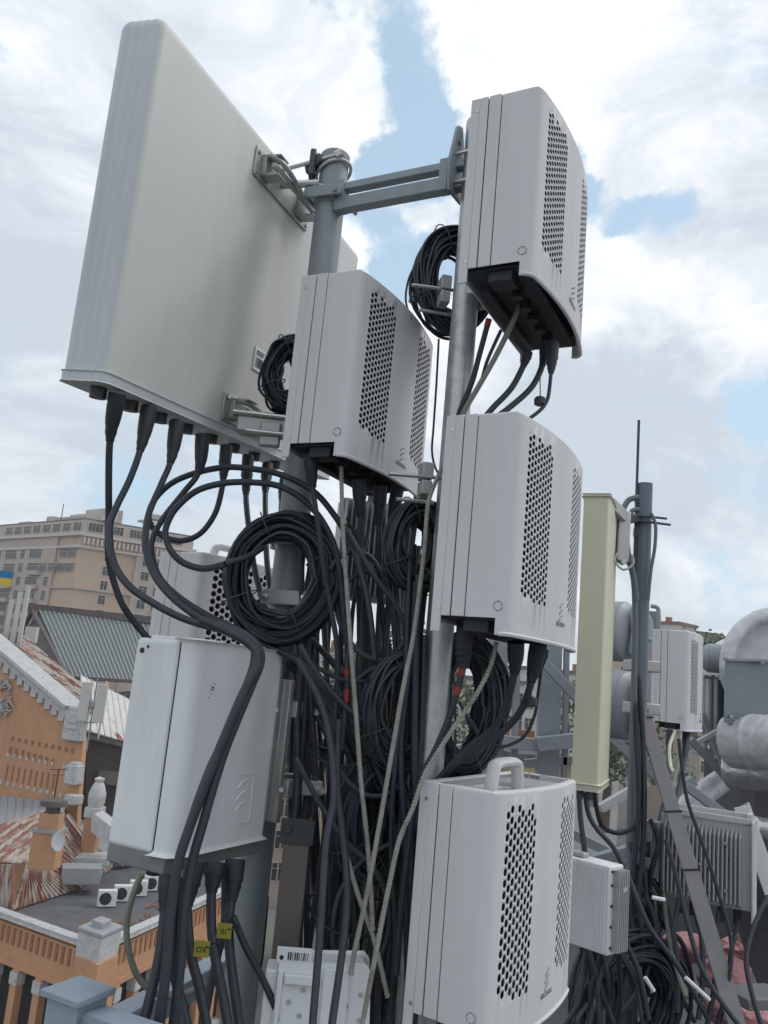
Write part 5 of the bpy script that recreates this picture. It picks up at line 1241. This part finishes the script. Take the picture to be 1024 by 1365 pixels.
b = MB(); b.obox(Vector((0,0,H0+.15))+dl*.25+dr*.25, dl*.75, dr*.75, Vector((0,0,.55))); b.build('corner_block', m_plaster, ab, bevel=.04)
b = MB(); b.obox(Vector((0,0,H0+.78))+dl*.25+dr*.25, dl*.8, dr*.8, Vector((0,0,.10))); b.obox(Vector((0,0,H0+1.0))+dl*.25+dr*.25, dl*.35, dr*.35, Vector((0,0,.16))); b.build('block_cap', m_roofgrey, ab, bevel=.05)
# hipped rusty roof on top
z1, z2 = -13.1, -11.5
apex = P(38, 1150, 46.3); rdg = P(74, 1096, 53.3)
c1 = PZ(18, 1213, z1); c2 = PZ(108, 1184, z1); c3 = PZ(146, 1160, z1); c0_ = PZ(-40, 1185, z1)
sheet_roof(c1, c2, apex+(c2-c1)*.02, apex, .34, m_rustB, ab, rib=(.05, .06))
sheet_roof(c2, c3, rdg, apex, .34, m_rustB, ab, rib=(.05, .06))
mid = P(-45, 1150, 47.3); far = P(-45, 1112, 51.)
sheet_roof(PZ(-45, 1192, z1), c1, apex, mid, .34, m_rustB, ab, rib=(.05, .05))
sheet_roof(mid, apex, rdg, far, .34, m_rustB, ab, rib=(.05, .05))
b = MB(); b.bar(apex-o0, rdg-o0, .25, .2); b.build('ridge_cap', m_rustA, ab)
sheet_roof(far+Vector((0,0,.08)), P(80, 1096, 52)+Vector((0,0,.08)), tf(92, 1088)+fn*.2, tf(-40, 1054)+fn*.2, .4, m_roofgrey, ab, rib=(.05, .06))
b = MB(); b.prism([rdg-o0, c3-o0+Vector((.6, .6, .3)), c3-o0+Vector((1.6, 2.4, .3)), tf(78, 1080)+fn*.2-o0], (0,0,-.15)); b.build('valley_gutter', m_greysteel, ab)
b = MB(); q = PZ(108, 1165, -12.2)-o0; b.obox(q, Vector((1.0, .35, 0)), Vector((-.2, .55, 0)), Vector((0,0,.45))); b.build('roof_hatch', m_roofgrey, ab, bevel=.05)
b = MB(); q = PZ(122, 1145, -12.)-o0; b.obox(q, Vector((1.0, .25, 0)), Vector((-.2, .8, 0)), Vector((0,0,.25))); b.build('roof_hatch', m_plaster, ab, bevel=.05)
# rust litter and cables along the roof edge
b = MB(); rr_ = random.Random(2)
for i in range(16):
    s = 2.5+rr_.random()*7; p = dr*s-nR*(.8+rr_.random()*1.2)+Vector((0,0,H0-.16)); q = [p+Vector((rr_.uniform(-.8,.8), rr_.uniform(-.8,.8), rr_.uniform(0,.08))) for _ in range(3)]
    b.tube(spline([p]+q, 5), .035, 5)
b.build('roof_cables', m_brown_and_shade, ab)
# chimney + aerial + dish on the roof
c = P(61, 1140, 43.8); e = empty('chimney', c, 'orange brick chimney with a round brown cowl on the rusty hipped roof', 'chimney')
b = MB(); b.box((-.65, -.5, -.6), (.65, .5, 1.25)); b.box((-.5, -.4, 1.25), (.5, .4, 2.0)); b.build('stack', m_brick, e, bevel=.03)
b = MB(); b.box((-.72, -.57, 1.12), (.72, .57, 1.27)); b.build('ledge', m_roofgrey, e)
b = MB(); b.lathe([(.35, 2.0), (.35, 2.3), (.68, 2.35), (.62, 2.6), (.05, 2.7)], 20); b.build('cowl', m_ridge, e)
c = P(70, 1078, 44.); b = MB(); b.cyl((0,0,-.6), (0,0,1.9), .04, n=8); b.bar((-.45,0,1.85), (.45,0,1.95), .04, .04); b.bar((-.3,0,1.6), (.3,0,1.65), .03, .03); o = b.build('roof_aerial', m_dark, None); o.location = c; tag(o, 'thin dark aerial standing above the brick chimney', 'aerial')
c = P(77, 1121, 42.8); e = empty('satellite_dish', c, 'white oval satellite dish in front of the brick chimney', 'satellite dish', yaw=RAD(35))
b = MB(); b.M = Matrix.Rotation(RAD(80), 4, 'X') @ Matrix.Diagonal((.7, 1, 1, 1)); b.lathe([(.01, -.02), (.25, .0), (.45, .06), (.46, .08), (.25, .03), (.01, .005)], 24); b.build('reflector', m_plaster, e)
b = MB(); b.cyl((0, .05, -.1), (0, .6, -.5), .04, n=8); b.build('arm', m_dark, e)
for i, (u, v) in enumerate(((141, 1209), (162, 1202), (183, 1195), (202, 1188))):
    c = PZ(u, v, PZr-.19)
    if i == 0:
        e = ac0 = empty('air_conditioner', c, None, 'air conditioner', 'white air conditioners on the flat roof', yaw=RAD(22))
        b = MB(); b.box((-.48, -.2, .05), (.48, .2, .85)); b.build('casing', m_ac, e, bevel=.02)
        b = MB(); b.cyl((-.10, -.21, .45), (-.10, -.195, .45), .31, n=24); b.build('fan_grille', m_gap, e)
        b = MB(); b.box((-.4, -.15, 0), (-.3, .15, .05)); b.box((.3, -.15, 0), (.4, .15, .05)); b.each('foot', m_dark, e)
    else:
        e = copy_tree(ac0); e.location = c
    e['label'] = 'white air conditioner on the grey flat roof, %s of the row' % ('nearest the corner, leftmost', 'second from left', 'third from left', 'rightmost')[i]
# drain pipe
b = MB(); p = nL*.2+nR*.35; b.cyl(p+Vector((0,0,2)), p+Vector((0,0,H0-.9)), .12, n=10); b.lathe([(.14, 0), (.3, .3), (.3, .6), (.1, .62)], 12, p+Vector((0,0,H0-1.2))); b.build('downpipe', m_dark, ab)

# --- city buildings seen through the gaps
def block(u0, u1, vtop, y, depth, m, label, cols, fh=3.3, roof=m_gable, win=(1.3, 1.8), yaw=.15, maxw=40):
    p0 = P(u0, vtop, y); p1 = P(u1, vtop, y*(1+yaw*.2)); z = p0.z; p1.z = z
    e = empty('city_building', (p0.x, p0.y, GZ), label, 'building')
    dx = Vector((p1.x-p0.x, p1.y-p0.y, 0)); Lw = dx.length; dx.normalize(); nx = Vector((dx.y, -dx.x, 0)); nx = nx if nx.y < 0 else -nx
    h = z-GZ
    b = MB(); b.prism([Vector(), dx*Lw, dx*Lw-nx*depth, -nx*depth], (0,0,h)); b.build('wall', m, e)
    b = MB(); b.prism([nx*.4-dx*.4, dx*(Lw+.4)+nx*.4, dx*(Lw+.4)-nx*(depth+.4), -dx*.4-nx*(depth+.4)], (0,0,.5))
    for i in range(len(b.v)): b.v[i].z += h
    rf_ = b.build('roof', roof, e)
    b = MB(); b.obox(dx*Lw*.3-nx*depth*.5+Vector((0,0,h+1.2)), dx*.7, nx*.6, Vector((0,0,.9))); b.obox(dx*Lw*.7-nx*depth*.4+Vector((0,0,h+1.1)), dx*.5, nx*.5, Vector((0,0,.8))); b.each('chimney', m_brown_and_shade, rf_)
    k = 0; fz = h-2.2
    while fz > 2 and k < maxw:
        for i in range(cols):
            put_window(e, Vector(), dx, nx, Lw*(i+.5)/cols, fz, win[0], win[1]); k += 1
        fz -= fh
    return e
block(380, 470, 925, 95, 14, m_beige2, 'pale city building glimpsed left of the braided wires', 6)
block(455, 520, 868, 150, 18, m_palebuild, 'taller pale city building glimpsed between the hanging cables', 6, roof=m_redroof)
block(505, 590, 930, 70, 12, m_yellowbuild, 'ochre city building glimpsed left of the steel mast', 5)
block(690, 762, 1014, 60, 10, m_yellowbuild, 'ochre building with small windows seen above the nearest radio unit', 6, fh=2.6, win=(1.0, 1.3))
block(620, 700, 905, 120, 15, m_palebuild, 'pale city building behind the big grey steel frame, left part', 6)
block(700, 830, 892, 140, 16, m_palebuild, 'pale city building behind the big grey steel frame, right part', 8)
block(300, 385, 880, 130, 16, m_beige2, 'beige city building behind the white equipment box', 6)
block(880, 962, 838, 170, 22, m_beige, 'long beige building on the rise behind the distant radio unit', 10, roof=m_redroof, win=(1.2, 1.6))
block(905, 928, 832, 165, 12, m_palebuild, 'pale stone house with chimneys on the rise behind the distant radio unit', 4, roof=m_redroof)
block(935, 1010, 868, 140, 16, m_beige2, 'grey beige building lower on the rise, left of the round duct', 7, roof=m_redroof)
e = empty('plant_room', (3.0, 6.0, DECK), 'dark low plant room on the roof behind the ducts at the right', 'plant room')
b = MB(); b.box((-.25, 0, 0), (3.9, .9, 1.22)); b.build('wall', m_deck, e, bevel=.01)
b = MB(); b.box((-.33, -.08, 1.222), (3.95, .95, 1.30)); b.build('roof', m_greysteel, e, bevel=.01)
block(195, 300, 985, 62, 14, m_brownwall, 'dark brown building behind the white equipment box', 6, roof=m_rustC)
# hills
b = MB(); n = 60; vs = []; fs = []
for i in range(n+1):
    x = -500+1700*i/n; hgt = 8+10*noise.noise(Vector((x*.006, 1.3, 0)))+(14*math.exp(-((x-180)/140)**2))
    vs += [(x, 420, GZ), (x, 520, GZ+max(2, hgt)), (x, 800, GZ)]
for i in range(n):
    for k in range(2): fs.append((i*3+k, (i+1)*3+k, (i+1)*3+k+1, i*3+k+1))
b.add(vs, fs); tag(b.build('hills', m_hill, None, smooth=60), kind='structure')
# trees
def tree(p, h, r, label, seed, m1=m_leaf, m2=m_leafl):
    rn = random.Random(seed)
    e = empty('tree', p, label, 'tree', 'street trees seen through the gaps')
    b = MB(); b.tube([(0,0,0), (.2,0,h*.3), (.1,.2,h*.6)], lambda t: r*.10*(1-.6*t), 8)
    for i in range(5):
        a = rn.random()*6.28; b.tube([(.1,.1,h*.35+i*.3), (r*.4*math.cos(a), r*.4*math.sin(a), h*.6), (r*.6*math.cos(a), r*.6*math.sin(a), h*.75)], lambda t: r*.04*(1-.7*t), 6)
    b.build('trunk', m_bark, e)
    b = MB()
    lobes = [(Vector((rn.gauss(0, r*.4), rn.gauss(0, r*.4), h*.62+rn.uniform(-.2, .32)*h)), r*rn.uniform(.25, .5)) for _ in range(16)]
    for i in range(2600):
        c, q = rn.choice(lobes); d = Vector((rn.gauss(0,1), rn.gauss(0,1), rn.gauss(0,1))).normalized(); p_ = c+d*q*rn.uniform(.6, 1.05)
        s = rn.uniform(.12, .28); a = Vector((rn.gauss(0,1), rn.gauss(0,1), rn.gauss(0,1))).normalized()*s; c2 = a.orthogonal().normalized()*s*.7
        b.add([p_-a, p_+c2, p_+a, p_-c2], [(0,1,2,3)], 0 if rn.random() < .6 else 1)
    b.build('crown', [m1, m2], e, smooth=None)
for i, (u, v, y, h, r, lab) in enumerate(((575, 905, 62, 14, 4.5, 'green tree glimpsed just left of the steel mast'), (470, 900, 80, 13, 4., 'green tree glimpsed between the hanging cables'), (965, 905, 70, 12, 5, 'green tree on the rise left of the round duct'), (925, 885, 95, 12, 5, 'green tree below the long beige building at the right'), (810, 960, 60, 10, 4., 'green tree glimpsed right of the cream antenna'))):
    q = P(u, v, y); tree(Vector((q.x, q.y, q.z-h*.75)), h, r, lab, 20+i)

# ================================================================== LIGHT AND SKY
SUN_EL, SUN_AZ = RAD(50), RAD(72)       # azimuth measured from +Y (camera heading) towards +X
sd = bpy.data.lights.new('sun', 'SUN'); so = bpy.data.objects.new('sun', sd); COL.objects.link(so)
sdir = Vector((math.sin(SUN_AZ)*math.cos(SUN_EL), math.cos(SUN_AZ)*math.cos(SUN_EL), math.sin(SUN_EL)))
so.rotation_euler = sdir.to_track_quat('Z', 'Y').to_euler(); so.location = (0, 0, 20)
sd.energy = .8; sd.angle = RAD(18); sd.color = (1, .96, .90)
w = bpy.data.worlds.new('World'); sc.world = w; w.use_nodes = True
nt = w.node_tree; N = nt.nodes; L = nt.links
bg = N['Background']; bg.inputs['Strength'].default_value = .1
sky = N.new('ShaderNodeTexSky'); sky.sky_type = 'NISHITA'; sky.sun_disc = False; sky.sun_elevation = SUN_EL; sky.sun_rotation = SUN_AZ
tc = N.new('ShaderNodeTexCoord'); nrm = N.new('ShaderNodeVectorMath'); nrm.operation = 'NORMALIZE'; L.new(tc.outputs['Generated'], nrm.inputs[0])
D_ = nrm.outputs[0]
def math_(op, a, b_=None, c_=None):
    m = N.new('ShaderNodeMath'); m.operation = op
    for i, x in enumerate((a, b_, c_)):
        if x is None: continue
        if isinstance(x, (int, float)): m.inputs[i].default_value = x
        else: L.new(x, m.inputs[i])
    return m.outputs[0]
def noise_(vec, s, det, rough, dist=0., off=(0,0,0), stretch=(1,1,1)):
    mp = N.new('ShaderNodeMapping'); mp.inputs['Location'].default_value = off; mp.inputs['Scale'].default_value = stretch; L.new(vec, mp.inputs[0])
    n = N.new('ShaderNodeTexNoise'); n.inputs['Scale'].default_value = s; n.inputs['Detail'].default_value = det; n.inputs['Roughness'].default_value = rough; n.inputs['Distortion'].default_value = dist
    L.new(mp.outputs[0], n.inputs['Vector']); return n.outputs['Fac']
def blob(u, v, rpx, amp):
    d = ray(u, v).normalized(); dp = N.new('ShaderNodeVectorMath'); dp.operation = 'DOT_PRODUCT'; L.new(wd, dp.inputs[0]); dp.inputs[1].default_value = d
    r = N.new('ShaderNodeMapRange'); r.interpolation_type = 'SMOOTHSTEP'; r.inputs[1].default_value = math.cos(rpx/FPX); r.inputs[2].default_value = 1.; r.inputs[3].default_value = 0; r.inputs[4].default_value = amp
    L.new(dp.outputs['Value'], r.inputs[0]); return r.outputs[0]
# directions warped by noise so that every patch has a ragged cloud edge
nw = N.new('ShaderNodeTexNoise'); nw.inputs['Scale'].default_value = 7.; nw.inputs['Detail'].default_value = 7; nw.inputs['Roughness'].default_value = .6; L.new(D_, nw.inputs['Vector'])
wv = N.new('ShaderNodeVectorMath'); wv.operation = 'SUBTRACT'; L.new(nw.outputs['Color'], wv.inputs[0]); wv.inputs[1].default_value = (.5, .5, .5)
ws = N.new('ShaderNodeVectorMath'); ws.operation = 'SCALE'; ws.inputs['Scale'].default_value = .22; L.new(wv.outputs[0], ws.inputs[0])
wa = N.new('ShaderNodeVectorMath'); wa.operation = 'ADD'; L.new(D_, wa.inputs[0]); L.new(ws.outputs[0], wa.inputs[1])
wn = N.new('ShaderNodeVectorMath'); wn.operation = 'NORMALIZE'; L.new(wa.outputs[0], wn.inputs[0]); wd = wn.outputs[0]
base = noise_(D_, 4.4, 10, .62, .5, (1.3, .2, .7), (1, 1, 1.6))
acc = math_('MULTIPLY_ADD', base, 1.9, -.30)
for (u, v, r, a) in ((530, 60, 95, -.55), (545, 190, 80, -.55), (500, 260, 60, -.3), (560, 360, 90, -.55), (415, 25, 60, -.35), (715, 255, 70, -.3), (745, 200, 55, -.35), (795, 250, 60, -.35), (800, 110, 40, -.3), (880, 285, 85, -.5), (1005, 520, 60, -.35), (200, 650, 170, -.13), (60, 620, 150, -.10), (920, 700, 170, -.17), (830, 120, 110, .35), (400, 160, 150, .35), (650, 60, 110, .3), (860, 390, 130, .35), (900, 820, 60, .5), (20, 430, 70, -.2), (250, 120, 200, .2), (60, 240, 160, .15)):
    acc = math_('ADD', acc, blob(u, v, r, a))
cov = N.new('ShaderNodeMapRange'); cov.interpolation_type = 'SMOOTHSTEP'; cov.inputs[1].default_value = .20; cov.inputs[2].default_value = .60; L.new(acc, cov.inputs[0])
# cloud shading: bright tops, grey bellies
shn = noise_(D_, 5.2, 10, .64, .8, (4.1, 2.2, .3), (1, 1, 2.0))
sh = math_('ADD', shn, 0.)
for (u, v, r, a) in ((830, 170, 200, .13), (650, 80, 170, .14), (400, 200, 200, .12), (870, 390, 130, .14), (500, 430, 160, .10), (780, 540, 140, -.22), (900, 470, 90, -.14), (990, 620, 150, -.18), (800, 640, 140, -.15), (950, 290, 110, -.10), (60, 330, 200, -.10), (100, 540, 220, -.12), (250, 620, 200, -.1), (30, 120, 130, .0)):
    sh = math_('ADD', sh, blob(u, v, r, a))
cr = N.new('ShaderNodeValToRGB'); cr.color_ramp.elements[0].position = .30; cr.color_ramp.elements[0].color = (4.5, 5.0, 5.6, 1); cr.color_ramp.elements[1].position = .70; cr.color_ramp.elements[1].color = (8.0, 8.1, 8.2, 1)
k = cr.color_ramp.elements.new(.50); k.color = (6.0, 6.4, 6.85, 1)
L.new(sh, cr.inputs[0])
# thin veil over the blue, thicker towards the horizon
sz = N.new('ShaderNodeSeparateXYZ'); L.new(D_, sz.inputs[0])
veil = N.new('ShaderNodeMapRange'); veil.inputs[1].default_value = 0; veil.inputs[2].default_value = .6; veil.inputs[3].default_value = .85; veil.inputs[4].default_value = .6; L.new(sz.outputs[2], veil.inputs[0])
mv = N.new('ShaderNodeMix'); mv.data_type = 'RGBA'; mv.inputs['B'].default_value = (4.3, 5.8, 6.9, 1); L.new(veil.outputs[0], mv.inputs['Factor']); L.new(sky.outputs[0], mv.inputs['A'])
mc = N.new('ShaderNodeMix'); mc.data_type = 'RGBA'; L.new(cov.outputs[0], mc.inputs['Factor']); L.new(mv.outputs['Result'], mc.inputs['A']); L.new(cr.outputs[0], mc.inputs['B'])
L.new(mc.outputs['Result'], bg.inputs['Color'])
sc.view_settings.view_transform = 'Standard'; sc.view_settings.look = 'None'; sc.view_settings.gamma = 1; sc.view_settings.exposure = .52

# ------------------------------------------------------------------ air: the far houses fade a little
hz = MB(); hz.box((-260, -30, GZ-1), (300, 840, 75)); ho = hz.build('haze', bpy.data.materials.new('haze_air'), None, smooth=None); tag(ho, kind='stuff')
hm = ho.data.materials[0]; hm.use_nodes = True; hn = hm.node_tree; hn.nodes.clear()
oo = hn.nodes.new('ShaderNodeOutputMaterial'); vv = hn.nodes.new('ShaderNodeVolumePrincipled'); vv.inputs['Color'].default_value = (.86, .91, .97, 1); vv.inputs['Density'].default_value = .0005; vv.inputs['Anisotropy'].default_value = .3
hn.links.new(vv.outputs[0], oo.inputs['Volume'])
